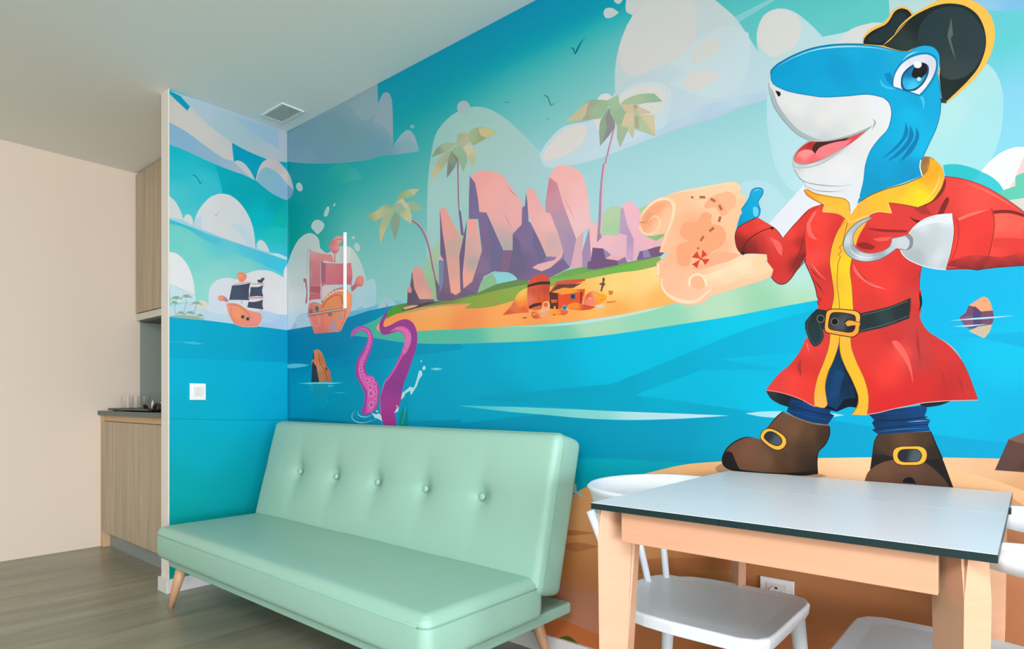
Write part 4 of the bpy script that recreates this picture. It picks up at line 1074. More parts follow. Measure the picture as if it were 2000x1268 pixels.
T(p, 'C', '1178,968 1190,938 1215,928 1260,926 1310,930 1335,965 1318,1000 1290,1007 1220,1008 1192,998', 5, '#2a221c', closed=True)
# skirt of the coat
S(p, 'C', '660,0! 760,100! 760,185! 738,280 712,380 672,500 652,643! 600,632 560,605 480,575 400,555 320,540! 400,440 480,370 540,290 575,210! 640,150!', '600,250#e2433a 550,380#d2362f 500,480#ec4237 600,500#e53a30 680,300#da3a32 640,400#d6342c 420,500#e04038 700,150#cf3a35', step=5)
T(p, 'C', '318,541! 400,553 480,575 560,606 600,630 640,648!', 5, '#e98a82'); T(p, 'C', '322,538! 400,440 480,370 540,290 575,215!', 4, '#9b6a66')
S(p, 'C', '520,390! 548,330! 552,430! 545,450!', '#b03030'); T(p, 'C', '580,225! 590,250 600,290!', 5, '#f08a80', taper=(1, 1))
S(p, 'C', '868,120! 1100,100 1255,40! 1318,20! 1330,90 1375,155 1440,200 1500,240 1560,300 1600,355! 1640,440 1670,520 1702,606! 1600,610 1500,612 1350,625 1250,645 1150,665 1050,690 978,702! 985,600 960,480 900,360 870,240', '1000,300#d8362f 1100,420#e93b31 1200,300#ea473e 1150,200#c8332e 1290,200#c23a35 1340,350#b93a36 1330,500#cf2c2a 1450,400#c8302d 1550,500#b92b2b 1600,450#c4302c 1100,640#d42a28 1300,600#cf2a28 1480,300#cf332e 950,500#d93028 1500,560#c02a29 1620,560#c8302c', step=6)
T(p, 'C', '978,700! 1050,688 1150,663 1250,643 1350,623 1500,610 1600,608 1700,605!', 5, '#dfa39c')
T(p, 'C', '1435,198! 1500,236 1560,292 1595,345!', 6, '#f19a92', taper=(1, 1)); T(p, 'C', '1600,355! 1640,440 1670,520 1700,603!', 4, '#8f4a48')
S(p, 'C', '1138,228! 1165,216 1205,250 1245,320 1268,400 1278,502! 1255,410 1215,335 1170,275', '#f26158')
T(p, 'C', '1300,120! 1310,250 1330,380!', 20, '#a83030', taper=(1, 1)); T(p, 'C', '1450,380! 1480,480 1490,590!', 12, '#b02d2b', taper=(1, 1)); T(p, 'C', '1560,420! 1590,500 1610,590!', 12, '#ad2b2a', taper=(1, 1))
# yellow front edges of the skirt
S(p, 'C', '738,170! 802,180! 790,260 755,360 725,430 708,520 722,630! 700,656 635,645! 636,560 660,450 700,350 730,260', '760,220#f9b236 720,350#fbb42c 680,500#faaf2e 680,620#f7b04a')
S(p, 'C', '798,180! 870,170! 875,260 910,360 960,470 985,570 985,650 975,705! 875,700! 912,645 918,580 880,480 830,380 800,290', '840,240#f9b236 880,380#fbb52b 950,560#fbb72c 930,680#f9b236')
T(p, 'C', '802,185! 790,260 755,360 722,430 706,520 720,632!', 4, '#7a5a20'); T(p, 'C', '798,200! 802,290 832,380 882,480 920,580 914,648 878,698!', 4, '#7a5a20'); T(p, 'C', '738,180! 728,260 695,360 655,460 634,560 634,645!', 4, '#a3552a'); T(p, 'C', '872,180! 880,260 915,360 962,470 988,570 984,700!', 4, '#a3552a')
# right arm sleeve and torso
S(p, 'B', '690,262! 640,285 600,320 575,400 572,480 565,560 575,640 610,720 640,800 655,870! 660,960! 940,992! 1100,952 1290,872! 1318,850! 1320,740 1332,680! 1340,640! 1480,690! 1700,690! 2010,662! 2010,320! 1900,242 1750,150 1600,98 1490,80! 1450,150! 1300,240! 1110,240! 870,370! 780,310!', '620,500#ee3c31 650,400#f04437 1000,650#e93a30 1150,600#d9372e 1100,800#ea3b30 1290,750#cb2f2c 1250,860#cf3a33 1500,150#e5443c 1700,200#ef4d41 1900,290#ee4538 1200,350#d83a33 1050,350#e03c34 800,450#d2342e 700,720#cc342f 640,620#ee4a3f 900,800#e2382f 1350,300#cf3a34 1400,150#c23631 960,500#c92f2b 1000,900#d5362f', step=7)
T(p, 'B', '690,264! 640,285 600,325!', 5, '#7d2a28', taper=(0, 1)); T(p, 'B', '1480,82! 1600,98 1750,150 1900,240 2005,318!', 5, '#7d3a36')
T(p, 'B', '1620,120! 1750,175 1850,230 1960,300!', 8, '#fb7a68', taper=(1, 1))
T(p, 'B', '1335,660! 1322,740 1318,838!', 5, '#8a2a28')
S(p, 'B', '1435,335! 1465,265 1500,215 1512,235 1492,290 1462,348!', '#7c2522')
S(p, 'B', '1250,338! 1290,362 1385,380! 1345,365! 1330,400! 1280,370', '#5f1c1a')
S(p, 'B', '975,418! 1050,424 1240,432! 1235,447! 1100,445 1010,432', '#902724')
S(p, 'B', '912,520! 950,512 1000,522 1030,545 1000,560 930,545', '#8a2624')
S(p, 'B', '1015,490! 1060,480 1140,475! 1110,500 1050,505', '#f05a4c')
S(p, 'B', '888,650! 930,710 990,765 1110,820! 1020,800 940,750 895,700', '#f06a60')
T(p, 'B', '885,640! 925,705 990,770 1060,800!', 6, '#a02a28', taper=(1, 1)); T(p, 'B', '1240,790! 1300,740 1325,700!', 5, '#a52c28', taper=(1, 0))
S(p, 'B', '1490,88! 1488,150 1445,220 1360,275! 1330,280! 1400,230 1465,145', '#7a2a22')
S(p, 'B', '1300,262! 1360,275! 1400,330! 1340,330! 1290,300!', '#a8332e')
S(p, 'B', '605,325! 585,400 600,470 658,502! 622,450 607,390! 650,310', '#f2695f')
T(p, 'B', '598,660! 640,720 690,760!', 8, '#8f2b28', taper=(1, 1)); T(p, 'B', '628,750! 660,790 700,850!', 9, '#7f2524', taper=(1, 1)); T(p, 'B', '610,640! 670,720 715,755!', 7, '#f58077', taper=(1, 1))
T(p, 'B', '655,870! 680,885 655,900 665,920!', 5, '#5a1d1c')
T(p, 'B', '578,390! 572,480 566,560 575,640 610,720 640,800 655,870!', 6, '#5a1d1c')
# left arm
S(p, 'B', '130,420! 190,380 260,345! 370,412! 400,440! 430,486! 500,400 600,295 690,262! 640,300 595,370! 582,400 578,480 582,600! 560,640 515,700 480,750 450,778 415,785 380,765 355,735! 368,690! 330,640! 325,590! 260,585 200,585! 160,592! 130,540 118,470', '200,420#e03a31 300,400#ea463a 140,520#8f2a26 160,570#70231f 300,520#c4362f 350,500#e7483c 480,450#ee4236 420,600#d83a31 560,620#7e2723 430,745#cc3a36 530,660#8b2a26 240,560#8c2a28 560,420#dd3a32 400,680#d4332f 500,560#dd382f 550,520#a82e29', step=5)
S(p, 'B', '345,480! 395,500 425,540 425,600! 400,580 380,540', '#f0655a')
T(p, 'B', '165,588! 185,520 230,475 300,435 370,412!', 6, '#5f1f1c'); S(p, 'B', '345,412! 372,412! 362,434!', '#231a1a'); S(p, 'B', '160,572! 185,578! 172,598!', '#231a1a')
T(p, 'B', '372,415! 402,445 430,486! 500,402 600,297!', 5, '#8a2c28'); T(p, 'B', '132,420! 118,470 130,545 160,590!', 4, '#6a211e'); T(p, 'B', '355,737! 380,768 415,785 450,778 485,745 520,695 582,625!', 5, '#5f1f1c')
T(p, 'B', '582,400! 565,470 545,560 500,660 450,720!', 5, '#6a211e', taper=(1, 1))
# hand
S(p, 'B', '130,422! 150,340 165,320! 158,298! 185,265 212,220 228,172 262,157 297,163 300,195 270,245 265,262! 283,295 275,340 250,355! 190,385', '200,350#05a3cf 260,180#1aaad8 230,260#0aa6d4 150,400#0a8dba')
S(p, 'B', '236,285 262,283 272,320 258,345 240,335', '#69cdeb')
T(p, 'B', '158,298! 185,265 212,220 228,172 262,157 297,163 300,195 268,250 283,295 275,340 250,355!', 5, '#0b7099'); T(p, 'B', '238,185! 262,168 288,172!', 5, '#8fe0f0', taper=(1, 1)); T(p, 'B', '130,420! 190,382 255,352!', 5, '#5a1f1c')
# placket
S(p, 'B', '832,360! 872,378! 1000,330! 965,400 925,470 905,530 885,600 868,690 880,800 885,880 890,965! 745,955! 760,850 748,740 735,640 745,560 760,500 790,430', '780,560#fab333 760,800#fbb52e 850,650#ffcb20 860,850#fec32a 930,420#f2b23c 820,430#f5ac34')
T(p, 'B', '850,385! 835,450 815,530 795,545! 812,570 790,590! 805,605! 790,650 783,780 795,880 800,950!', 5, '#95741f'); T(p, 'B', '832,375! 790,430 760,500 742,570 735,640 748,740 762,850 745,950!', 4, '#8f4a28'); T(p, 'B', '905,530! 885,600 868,690 880,800 890,960!', 4, '#8f4a28')
# belt
S(p, 'B', '1240,860! 1335,820! 1330,960! 1310,1010! 1240,1020!', '1280,860#cf3a33 1300,960#c8332e 1260,990#c23a35')
S(p, 'B', '575,1030! 610,985 652,945! 730,957! 940,972! 1100,935 1180,908 1260,873! 1258,940 1250,1008! 1100,1062 1000,1085 920,1102! 760,1095! 690,1078! 697,1125 675,1170 640,1192 612,1170 590,1120 575,1070', '620,1100#22383c 640,1000#1f2f30 700,1020#202b2c 1000,1030#22302f 1200,970#1f2c2c 1100,1000#2c3c3c', step=5)
T(p, 'B', '945,985! 1100,948 1245,893!', 4, '#5a6360'); T(p, 'B', '930,1088! 1100,1045 1245,992!', 4, '#5a6360'); T(p, 'B', '615,990! 590,1035 590,1090 615,1150 640,1178 668,1160 685,1120 680,1080 650,1010', 3.5, '#4a5654')
S(p, 'B', '1318,828! 1335,870 1335,925 1312,965! 1322,920 1318,870', '#17211f')
T(p, 'B', '1262,875! 1262,940 1252,1008!', 5, '#7c2a26')
EL(p, 'B', 676, 1009, 26, 26, '#7c735c'); EL(p, 'B', 676, 1009, 21, 21, '#152222')
S(p, 'B', '715,955 760,942 850,948 915,958 938,985 932,1050 925,1105 890,1130 850,1128 760,1112 712,1102 698,1075 705,1010', '#4a2e18')
S(p, 'B', '719,962 762,948 850,954 910,963 932,988 927,1050 920,1100 888,1124 850,1122 760,1106 716,1096 704,1074 710,1010', '720,1000#f7aa3e 900,960#fab348 900,1100#f39b38 760,1100#f2a03c')
S(p, 'B', '748,970 800,966 870,976 902,990 905,1030 898,1080 870,1100 800,1092 740,1080 724,1060 732,1000', '#3f2817')
S(p, 'B', '752,976 800,972 866,982 896,994 899,1030 892,1076 868,1093 800,1086 744,1074 730,1056 738,1004', '760,1000#2a2f30 810,1035#4c5153 880,1070#20272a')
EL(p, 'B', 768, 1028, 27, 26, '#6a6658'); EL(p, 'B', 768, 1028, 20, 20, '#0c1313'); EL(p, 'B', 856, 1035, 22, 22, '#0c1313')
S(p, 'B', '836,1036! 852,1020 878,1020 932,1034! 932,1052! 880,1052 852,1058', '#f0a038'); T(p, 'B', '836,1036! 852,1020 878,1020 932,1034!', 4, '#4a2e18')
# hook hand
S(p, 'B', '1012,345! 940,368 880,410 840,465 825,520 835,570 875,612 930,632 990,636 1060,622 1125,585 1170,550! 1235,560! 1268,530 1262,490 1240,465! 1140,485! 1128,535 1080,568 1010,583 950,575 905,545 885,500 892,455 925,410 975,375', '900,420#aeb8ba 850,500#c9d1d3 870,570#a3afb2 950,610#d0d6d8 1060,600#9aa5a8 1130,560#b9c3c5 1200,510#c6cdcf 900,540#8c979a 960,600#b4bdc0', step=4)
T(p, 'B', '1012,345! 940,368 880,410 840,465 825,520 835,570 875,612 930,632 990,636 1060,622 1125,585 1170,552!', 5, '#5f6a6e'); T(p, 'B', '1015,350! 975,375 925,410 892,455 885,500 905,545 950,575 1010,583 1080,568 1128,535 1140,487! 1240,465!', 5, '#6f7a7e')
T(p, 'B', '860,500! 870,560 920,600 990,612 1060,600!', 7, '#e3e8ea', taper=(1, 1))
S(p, 'B', '1220,465! 1255,462 1275,485 1275,530 1250,560 1228,560! 1250,540 1255,500', '#7f898c')
S(p, 'B', '1250,455! 1290,405 1350,362 1430,335 1530,325! 1542,380 1540,450 1525,560 1490,690! 1430,685 1340,665 1250,625 1210,590 1195,560! 1250,560 1276,530 1275,480', '1500,345#e9ebed 1420,440#bcc6c7 1350,400#cfd5d7 1300,600#a7b1b2 1450,600#ccd2d4 1500,650#b9c1c2 1500,450#c6cdcf 1300,500#b7c0c2 1380,550#b9c2c3', step=5)
S(p, 'B', '1275,430! 1330,385 1420,350 1528,330! 1538,392! 1460,383 1380,390 1310,415', '#dfe3e5')
T(p, 'B', '1250,455! 1290,405 1350,362 1430,335 1530,325! 1542,380 1540,450 1525,560 1490,690! 1430,685 1340,665 1250,625 1210,590 1195,560!', 5, '#e6ecee')
# right sleeve
S(p, 'B', '1535,330! 1560,345 1680,312 1790,290! 1805,350 1802,440 1780,560 1740,685! 1700,692! 1600,675 1500,660! 1525,560 1542,440', '1600,500#e93c31 1700,400#e63a31 1750,550#dc362e 1570,420#dd3a32', step=6)
S(p, 'B', '1800,330! 1900,325 2010,350! 2010,662! 1850,672 1735,684! 1780,560 1803,440', '1850,400#fb6250 1950,420#fa5a48 1880,480#fb5a48 1870,510#dd3a31 1950,560#d8362e ', step=6)
S(p, 'B', '1803,488! 1900,482 2010,490! 2010,560! 1800,540!', '#dc3a31')
S(p, 'B', '1515,640! 1600,606 1700,595 1768,600! 1740,685! 1700,692! 1600,680 1500,662!', '1600,615#c5342e 1700,605#c5342e 1600,640#a52d2a 1720,640#952a28 1600,672#842827 1720,675#7d2625 1530,650#93292a')
S(p, 'B', '1768,600! 1850,606 2010,575! 2010,662! 1850,672 1737,684!', '1850,612#c2342e 1990,585#c8352f 1850,640#9c2c2a 1990,630#a52d2a 1850,665#842827 1980,655#842827')
S(p, 'B', '1800,305! 1860,300 1930,305 2010,330! 2010,350! 1930,325 1860,320 1803,325!', '#7a2420')
S(p, 'B', '1565,355! 1640,325 1700,308 1775,297! 1700,325 1640,345 1580,370!', '#fa6e60')
T(p, 'B', '1535,332! 1545,440 1528,560 1492,688!', 5, '#b02c28'); T(p, 'B', '1562,350! 1575,440 1560,550 1515,655!', 5, '#a32824'); T(p, 'B', '1790,290! 1806,360 1803,440 1780,560 1738,684!', 6, '#9a2622'); T(p, 'B', '1500,688! 1600,680 1700,692! 1740,684! 1850,672 2008,662!', 5, '#5a1f20')
# head
S(p, 'B', '575,120! 965,60! 940,200! 925,250! 890,310 872,330! 860,270 830,225 760,205 650,190 590,168', '650,150#e4e5e7 900,200#e0e2e6 800,180#e3e4e7')
S(p, 'A', '350,480! 360,450 400,415! 500,360 620,315 750,292 900,287 1050,298 1180,330 1245,338! 1290,310 1350,295 1410,305 1448,350 1456,420 1438,490! 1456,600 1456,720 1430,830 1380,940 1328,1050! 1325,1100 1338,1145! 1200,1195 1080,1235 990,1290 915,1325! 940,1230 955,1150 965,1080 1000,980 1060,900 1120,820 1142,730 1130,670 1080,630! 950,612 750,632 600,618 450,588 380,560! 355,520', '450,450#009bcb 800,450#0098c7 620,360#00a0d0 1000,400#009fce 900,320#0aa6d2 1150,700#00a6d3 1250,750#00b0dc 1400,650#00a3d0 1100,1000#00a2ce 1250,1110#008fbe 1300,950#00b0da 700,580#00a3cf 1420,360#11a9d6 1300,640#00a0cc 1020,1200#0093bd 1080,1100#0099c6 1200,900#00aad6 1180,330#12a4cf 500,540#009fce', step=6)
T(p, 'A', '352,480! 362,450 400,415! 500,360 620,315 750,292 900,287 1050,298 1180,330 1245,338! 1290,310 1350,295 1410,305 1448,350 1456,420!', 8, '#0a6a8c'); T(p, 'A', '1438,490! 1456,600 1456,720 1430,830 1380,940 1328,1050!', 5, '#12779c')
T(p, 'A', '400,430! 500,375 620,330 750,308 900,303 1050,314 1150,338!', 9, '#a5e2ef', taper=(1, 1)); T(p, 'A', '1440,380! 1445,440! 1432,480!', 5, '#9fe3f2', taper=(1, 1))
S(p, 'A', '345,500! 352,530 400,568 480,600 600,622 700,634 850,624 980,613 1082,632! 1120,665 1138,740 1115,840 1060,900 1000,980 968,1075 955,1180 930,1290! 700,1290! 590,1240! 580,1195! 530,1150 503,1100 493,1045 530,970 600,912! 520,870 430,780 370,690 343,600 338,540', '360,560#dcdeda 500,700#e5e3df 800,720#e3e0dc 1050,720#e4e4e4 600,850#d0d5d3 450,780#ccd1cf 800,860#d2d6d3 1000,900#e2e1df 600,1130#e2e2e0 800,1100#e5e3e1 900,1230#dfe1e3 520,1080#c9cfcd 700,905#c6ccc9 700,780#e2dfdb 900,800#e0dfdb 400,620#e0e1dd', step=6)
T(p, 'A', '352,500! 365,545 430,582 500,603 600,620 700,632 850,624 980,613 1082,632! 1122,668 1139,740 1115,840 1060,902 1002,980 968,1075 955,1180 930,1280!', 8, '#0a86b5', taper=(0.5, 0.5))
S(p, 'A', '343,560! 372,690 432,780 520,868 600,910 700,914! 640,900 540,850 460,770 400,680 370,600', '#a9b4b2')
T(p, 'A', '340,540! 345,600 372,690 432,780 520,870 600,912!', 5, '#8fa3a6')
S(p, 'A', '380,590! 400,594 416,606 412,624 400,629!', '#10181c')
# mouth
S(p, 'A', '600,912! 700,916 850,882 950,845 1015,818! 960,870 880,930 780,1000 690,1045 600,1072 540,1078 500,1050 500,1010 540,960', '#a9b2b0')
S(p, 'A', '608,922! 720,920 850,893 972,850! 905,910 850,948 760,1000 650,1050 570,1068 515,1055 503,1030 525,985 560,950', '560,960#cf3a38 600,940#b02f2d 900,890#d94a48 520,1020#d8504e')
S(p, 'A', '650,925! 750,918 862,893! 832,918 720,945 685,962! 640,1002! 622,975 630,945', '#472320')
S(p, 'A', '508,1035! 530,995 570,975 615,978 640,1002! 665,965 720,940 790,922 865,912! 880,905 840,950 760,1000 650,1047 570,1065 520,1055', '560,1010#fb9490 600,990#f98e8a 700,980#f37d7f 620,1040#ee6668 800,950#ef7a80 540,1040#ee6a68', step=4)
T(p, 'A', '640,1002! 632,1015 615,1030!', 5, '#d9585c', taper=(0, 1))
T(p, 'A', '1012,775! 1030,790 1025,815 1008,850!', 12, '#93a6a6', taper=(1, 1)); T(p, 'A', '1012,820! 950,858 850,895 720,920!', 4, '#8d9997')
T(p, 'A', '497,1055! 508,1088 560,1092 650,1075 760,1020 880,940!', 12, '#b4bcb9', taper=(0.3, 1)); T(p, 'A', '505,1105! 545,1165 600,1192 700,1208 800,1212 895,1198!', 6, '#8b979a', taper=(0.5, 1)); T(p, 'A', '575,1210! 640,1238 720,1248 800,1245 855,1228!', 5, '#8b979a', taper=(0.5, 1))
# eye
S(p, 'A', '1060,510! 1075,560 1130,582 1200,578 1280,600 1330,650 1345,718! 1352,650 1310,600 1200,560 1140,570 1090,550', '#3fbde4')
S(p, 'A', '1090,480! 1110,530 1150,565! 1150,520! 1130,470!', '#0083b4')
S(p, 'A', '1140,560 1152,480 1200,405 1280,355 1370,342 1430,375 1440,440 1410,520 1360,590 1325,630! 1240,600 1170,580!', '#0080b0')
S(p, 'A', '1150,558 1162,482 1212,410 1290,366 1370,355 1420,385 1426,440 1400,510 1352,580 1318,615! 1240,590 1175,570', '1180,500#e8e8ea 1390,400#d3d3dc 1330,580#e9e8ea 1300,380#d9dae0')
T(p, 'A', '1205,400! 1250,358 1315,332!', 9, '#98e0f2', taper=(1, 1))
S(p, 'A', '1198,545 1205,490 1240,445 1290,415 1345,408 1378,430 1378,480 1345,545 1290,590 1230,592 1205,575', '#0b5273')
S(p, 'A', '1210,540 1218,490 1250,455 1300,425 1345,420 1365,450 1360,495 1325,550 1275,580 1228,580', '1240,480#0a6f9e 1330,450#0a6b98 1270,560#45c4ec 1230,540#25abdc 1340,520#1f9cc9', step=3)
S(p, 'A', '1268,490 1285,440 1320,412 1355,412 1372,445 1362,480 1325,510 1285,508', '#1c1517')
EL(p, 'A', 1308, 421, 26, 23, '#e8edf1'); EL(p, 'A', 1316, 515, 14, 13, '#a8ecfa')
# gills
for g in ('1232,795! 1245,870 1190,950 1130,1000 1068,1037! 1150,965 1210,890', '1258,812! 1282,880 1250,950 1180,1015 1108,1052! 1190,975 1245,900', '1298,825! 1318,890 1285,970 1240,1020 1188,1057! 1245,970 1290,900'):
    S(p, 'A', g, '#0077a8')
# collar
S(p, 'A', '1330,1040! 1352,1018! 1390,1022 1420,1040! 1420,1120! 1340,1145! 1328,1100', '1360,1050#8f6a3e 1350,1120#a07238 1400,1080#cf8c2c')
S(p, 'B', '1385,-40! 1440,-10 1472,40 1478,100 1455,170 1400,240 1310,282! 1220,265 1115,255! 1138,322! 1050,312 960,345 872,382! 862,350 900,290 935,245! 1000,205 1100,165 1220,132 1335,85! 1370,50 1385,0', '950,280#f6b03a 1200,180#fbb733 1320,230#ffd422 1420,80#f5a51c 1250,230#ffc928 1050,250#fbb830 1450,120#f9b63c 1370,50#f7a520', step=5)
T(p, 'B', '1450,50! 1442,120 1400,195 1340,250!', 6, '#ffe08c', taper=(1, 1)); T(p, 'B', '935,245! 1000,205 1100,165 1220,132 1335,85!', 6, '#6f5526'); T(p, 'B', '1115,256! 1138,322! 1050,312 960,345 872,382!', 5, '#fdd98a'); T(p, 'B', '1120,252! 1220,266 1310,284! 1400,242 1455,172!', 4, '#8a5a28')
T(p, 'B', '1330,-25! 1322,20 1338,80!', 7, '#e3edee')
S(p, 'B', '568,170! 585,162 640,190 750,212 820,222 855,245 868,300 870,382! 855,385! 830,345 780,318 685,310! 698,268! 620,230 580,200', '600,190#f2a527 750,240#fbb52c 840,300#fbb838 720,290#fbbd4a')
T(p, 'B', '700,270! 640,235 590,200 568,170!', 4, '#8a5a28'); T(p, 'B', '590,168! 650,198 750,216 820,226 858,250 868,310!', 4, '#8a5a28'); T(p, 'B', '870,382! 850,365 790,325 690,312!', 4, '#fbd387')
# hat
p = 'shark_hat_print'
S(p, 'A', '955,290! 953,245 1000,188 1080,150 1120,110! 1148,65 1200,42 1245,52 1278,95! 1350,50 1450,0 1560,-18 1680,10 1770,80 1808,180 1803,290 1762,400 1700,485 1620,570 1500,668! 1460,640! 1456,500! 1440,480! 1456,420! 1448,350 1410,305 1350,295 1290,310 1245,338! 1180,330 1050,298', '#fdbb4b')
S(p, 'A', '955,288! 960,250 1010,203 1100,158 1130,122 1158,75 1200,54 1245,66 1272,100! 1200,180! 1165,218! 1080,296! 1000,290!', '#16211f')
S(p, 'A', '985,272 1000,235 1060,195 1125,155 1150,105 1195,78 1232,95 1235,125 1190,180 1120,250 1060,278', '#1f3033')
T(p, 'A', '1150,240! 1180,190 1225,140 1275,98!', 8, '#fdc56a', taper=(1, 0.3))
S(p, 'A', '1080,296! 1130,260 1200,185 1260,120 1340,72 1430,35 1520,22 1620,40 1700,100 1745,200 1750,310 1708,430 1640,520 1560,600 1498,658! 1465,655! 1450,500! 1455,420! 1448,350 1410,305 1350,295 1290,310 1240,335! 1180,328', '1150,280#24312f 1300,150#152220 1600,560#16211f 1480,560#1b2a29 1200,280#2a3a37')
S(p, 'A', '1310,270 1325,165 1390,85 1490,45 1600,55 1690,125 1742,225 1738,330 1690,430 1620,498 1530,520 1465,500! 1452,440! 1448,350 1410,305 1350,295!', '1400,150#24373a 1600,300#26383b 1550,480#32403f')
S(p, 'A', '1527,115! 1538,230! 1520,250! 1500,235!', '#57615f'); S(p, 'A', '1502,240! 1522,248! 1558,397! 1530,330!', '#57615f')
S(p, 'A', '1455,640! 1495,650! 1495,672! 1460,668!', '#2b3a38')

# ---------------------------------------------------------------- short wall
W = 'L'
p = 'sky_print'
ws = WALLS['L']
put(p, W, [from_wall(u, v, W) for u, v in [(ws[0], ws[3]), (ws[0], 1.8), (ws[0], 1.0), (ws[0], ws[2]), (1.6, ws[2]), (ws[1], ws[2]), (ws[1], 1.0), (ws[1], 1.8), (ws[1], ws[3]), (1.6, ws[3])]],
    '340,290#12b9c6 340,330#28bfca 400,360#3cc4d0 420,310#10b8c4 340,380#4cc6cf 500,350#00acb9 540,300#00a8ba 480,300#009fc0 520,420#00b9c8 545,460#22c8c0 540,400#00b2bc 345,470#78d3c8 380,500#80d5cc 430,530#8ed9cd 480,540#8ad5cf 540,545#70cfd0 545,500#45c5de 430,480#62cdd2 370,560#93dbcd 430,570#a5e0d2', 'P0', 8)
S(p, 'I', '430,690! 470,780 500,890 520,985! 600,1000! 760,1260! 1088,1290! 1088,1045! 880,930! 600,800!', '500,800#00afbc 700,950#00abb6 1000,1100#00a9b0 900,1200#00bcc8 1060,1200#14bfb2', W)
S(p, 'O', '50,122! 260,190 500,290 820,395 1088,492! 1088,640! 1010,590 900,540 700,450 400,330 200,210 50,165!', '100,160#3fc0cc 400,300#52c4d4 700,400#56c7da 1000,520#44c5df 600,400#6fcfd6', W)
p = 'cloud_print'
S(p, 'I', '40,70! 400,190! 1090,432! 1090,712! 1000,702 900,680 740,618 605,540! 560,505 400,405 225,240! 150,125!', '200,150#b2cbd2 300,230#b7c8d5 600,400#acc6cb 900,390#9dbfd4 800,600#b0c6c8 1000,600#bdc5cb 1050,480#b5c2cb', W)
S(p, 'I', '600,300! 900,380 1010,430! 1020,600! 900,520 760,420', '#9fc0d2', W)
S(p, 'I', '40,100! 205,252! 235,220! 300,290 450,428 600,532! 618,702! 520,672 380,575 200,442 45,355!', '100,200#d2cbbf 300,380#d4cdc3 550,620#cfcbc6', W)
S(p, 'I', '38,78! 150,130! 232,220! 207,256! 120,172!', '#009cba', W)
S(p, 'I', '45,355! 200,442 380,575 520,672 620,702! 700,775! 805,870! 700,820 600,785 400,705 200,612 48,552!', '100,480#8ab4cd 400,620#93b6cb 700,800#a7bccc', W)
S(p, 'I', '605,540! 740,612 900,680! 855,735 812,868! 765,792 720,735 660,698! 622,700!', '700,600#009ebf 800,780#00a3be', W)
S(p, 'I', '618,708! 655,694 710,720 770,795 808,872! 740,825 680,765', '#cfcaca', W)
S(p, 'I', '812,868! 840,765 885,700 945,680 1010,702 1060,750 1100,800! 1100,1050! 1040,1030 940,975', '860,720#cfc8c4 1000,760#cfc3c0 1070,850#d5c9c5', W)
S(p, 'I', '818,875! 845,795 890,758 950,768 1020,820 1100,915! 1100,1050! 1040,1030 940,975', '900,850#8fbccb 1040,960#8fb9d3', W)
S(p, 'O', '262,195! 270,150! 310,45 400,-60 470,-92 520,-97 580,-85 660,-30 740,80 790,210 812,388! 640,335 500,292 380,250', '400,0#e0dedb 600,0#dedcd8 330,180#dcdfe0 700,200#d6dcdd 500,200#dedcda', W)
S(p, 'O', '262,195! 270,150! 300,115! 345,80! 330,150 345,235!', '#c5d8e3', W)
S(p, 'O', '580,170! 680,180 760,240 812,388! 740,365! 690,280 640,220', '#c8dadf', W)
S(p, 'O', '45,-80! 100,-30 150,60 172,132! 100,130 48,118!', '#dbdbd8', W)
S(p, 'O', '172,135! 185,100 215,84 248,110 262,182! 210,168', '#dcddda', W)
S(p, 'O', '820,385! 825,335 855,310 895,335 925,390 940,432! 880,415', '#d3dddc', W)
S(p, 'O', '48,112! 170,135 262,190 400,240 640,335 820,388 1000,440 1090,465! 1090,492! 1000,462 820,398 600,325 400,262 260,205 50,128!', '#a5d3e2', W)
S(p, 'O', '935,430! 1010,432 1090,465! 1090,488! 1020,462', '#c8e6ea', W)
S(p, 'O', '48,418! 110,430 180,490 230,575 262,680 275,790! 200,762 50,700!', '#ebe9e6', W)
S(p, 'O', '50,700! 140,745 200,765 275,785! 285,860! 60,870!', '#d0e1e6', W)
S(p, 'O', '290,860! 330,845 385,870 398,880! 395,800 420,715 480,662 560,645 645,662! 720,615 800,585 880,578 960,592 1060,645! 1062,580 1090,530! 1090,1110! 860,1080 350,1020 50,992! 60,900!', '500,750#dfe3e4 850,650#e3e2e0 1000,800#e6e4e2 450,880#d3e0e8 650,900#dfe2e4 1070,700#e2e0df', W)
S(p, 'O', '50,895! 200,870 300,880 400,940 500,968 700,950 900,940 1000,968 1090,975! 1090,1110! 860,1080 350,1020 50,992!', '200,950#c3dde6 500,1000#c3dbe8 900,1020#bfd6e8 1060,1060#aacbe6', W)
S(p, 'O', '870,1040! 1000,1045 1090,1030! 1090,1110! 860,1080!', '#b0cfe6', W)
S(p, 'O', '290,860! 330,842 375,860 388,890 360,925 300,920!', '#dfdcc2', W)
p = 'sea_print'
S(p, 'O', '48,990! 350,1020 620,1055 860,1080 1095,1110! 1095,4200! 48,4200!', '100,1050#00accd 600,1100#00abcb 1050,1150#00a2c8 500,1350#00aaca', W, 12)
S(p, 'P0', '328,699! 440,703 562,708! 562,1300! 328,1300!', '340,720#00b3d4 500,740#00b4d6 540,800#00aed2 440,800#00b3cf 350,820#00adc6 400,880#00aec0 350,950#00a9b0 450,960#00a6ad 540,900#00a6b5 350,1000#00a4a2 480,1000#00a0a4 400,1100#009a8c', W, 10)
S(p, 'O', '150,1215! 250,1212 360,1230! 260,1236', '#3fc0d6', W)
T(p, 'P0', '328,818! 440,820 562,820!', 1.6, '#0098ae', W)
T(p, 'P0', '332,668! 380,668!', 0.8, '#3fc0d6', W)
p = 'islet_palm_print'
rr = random.Random(3)
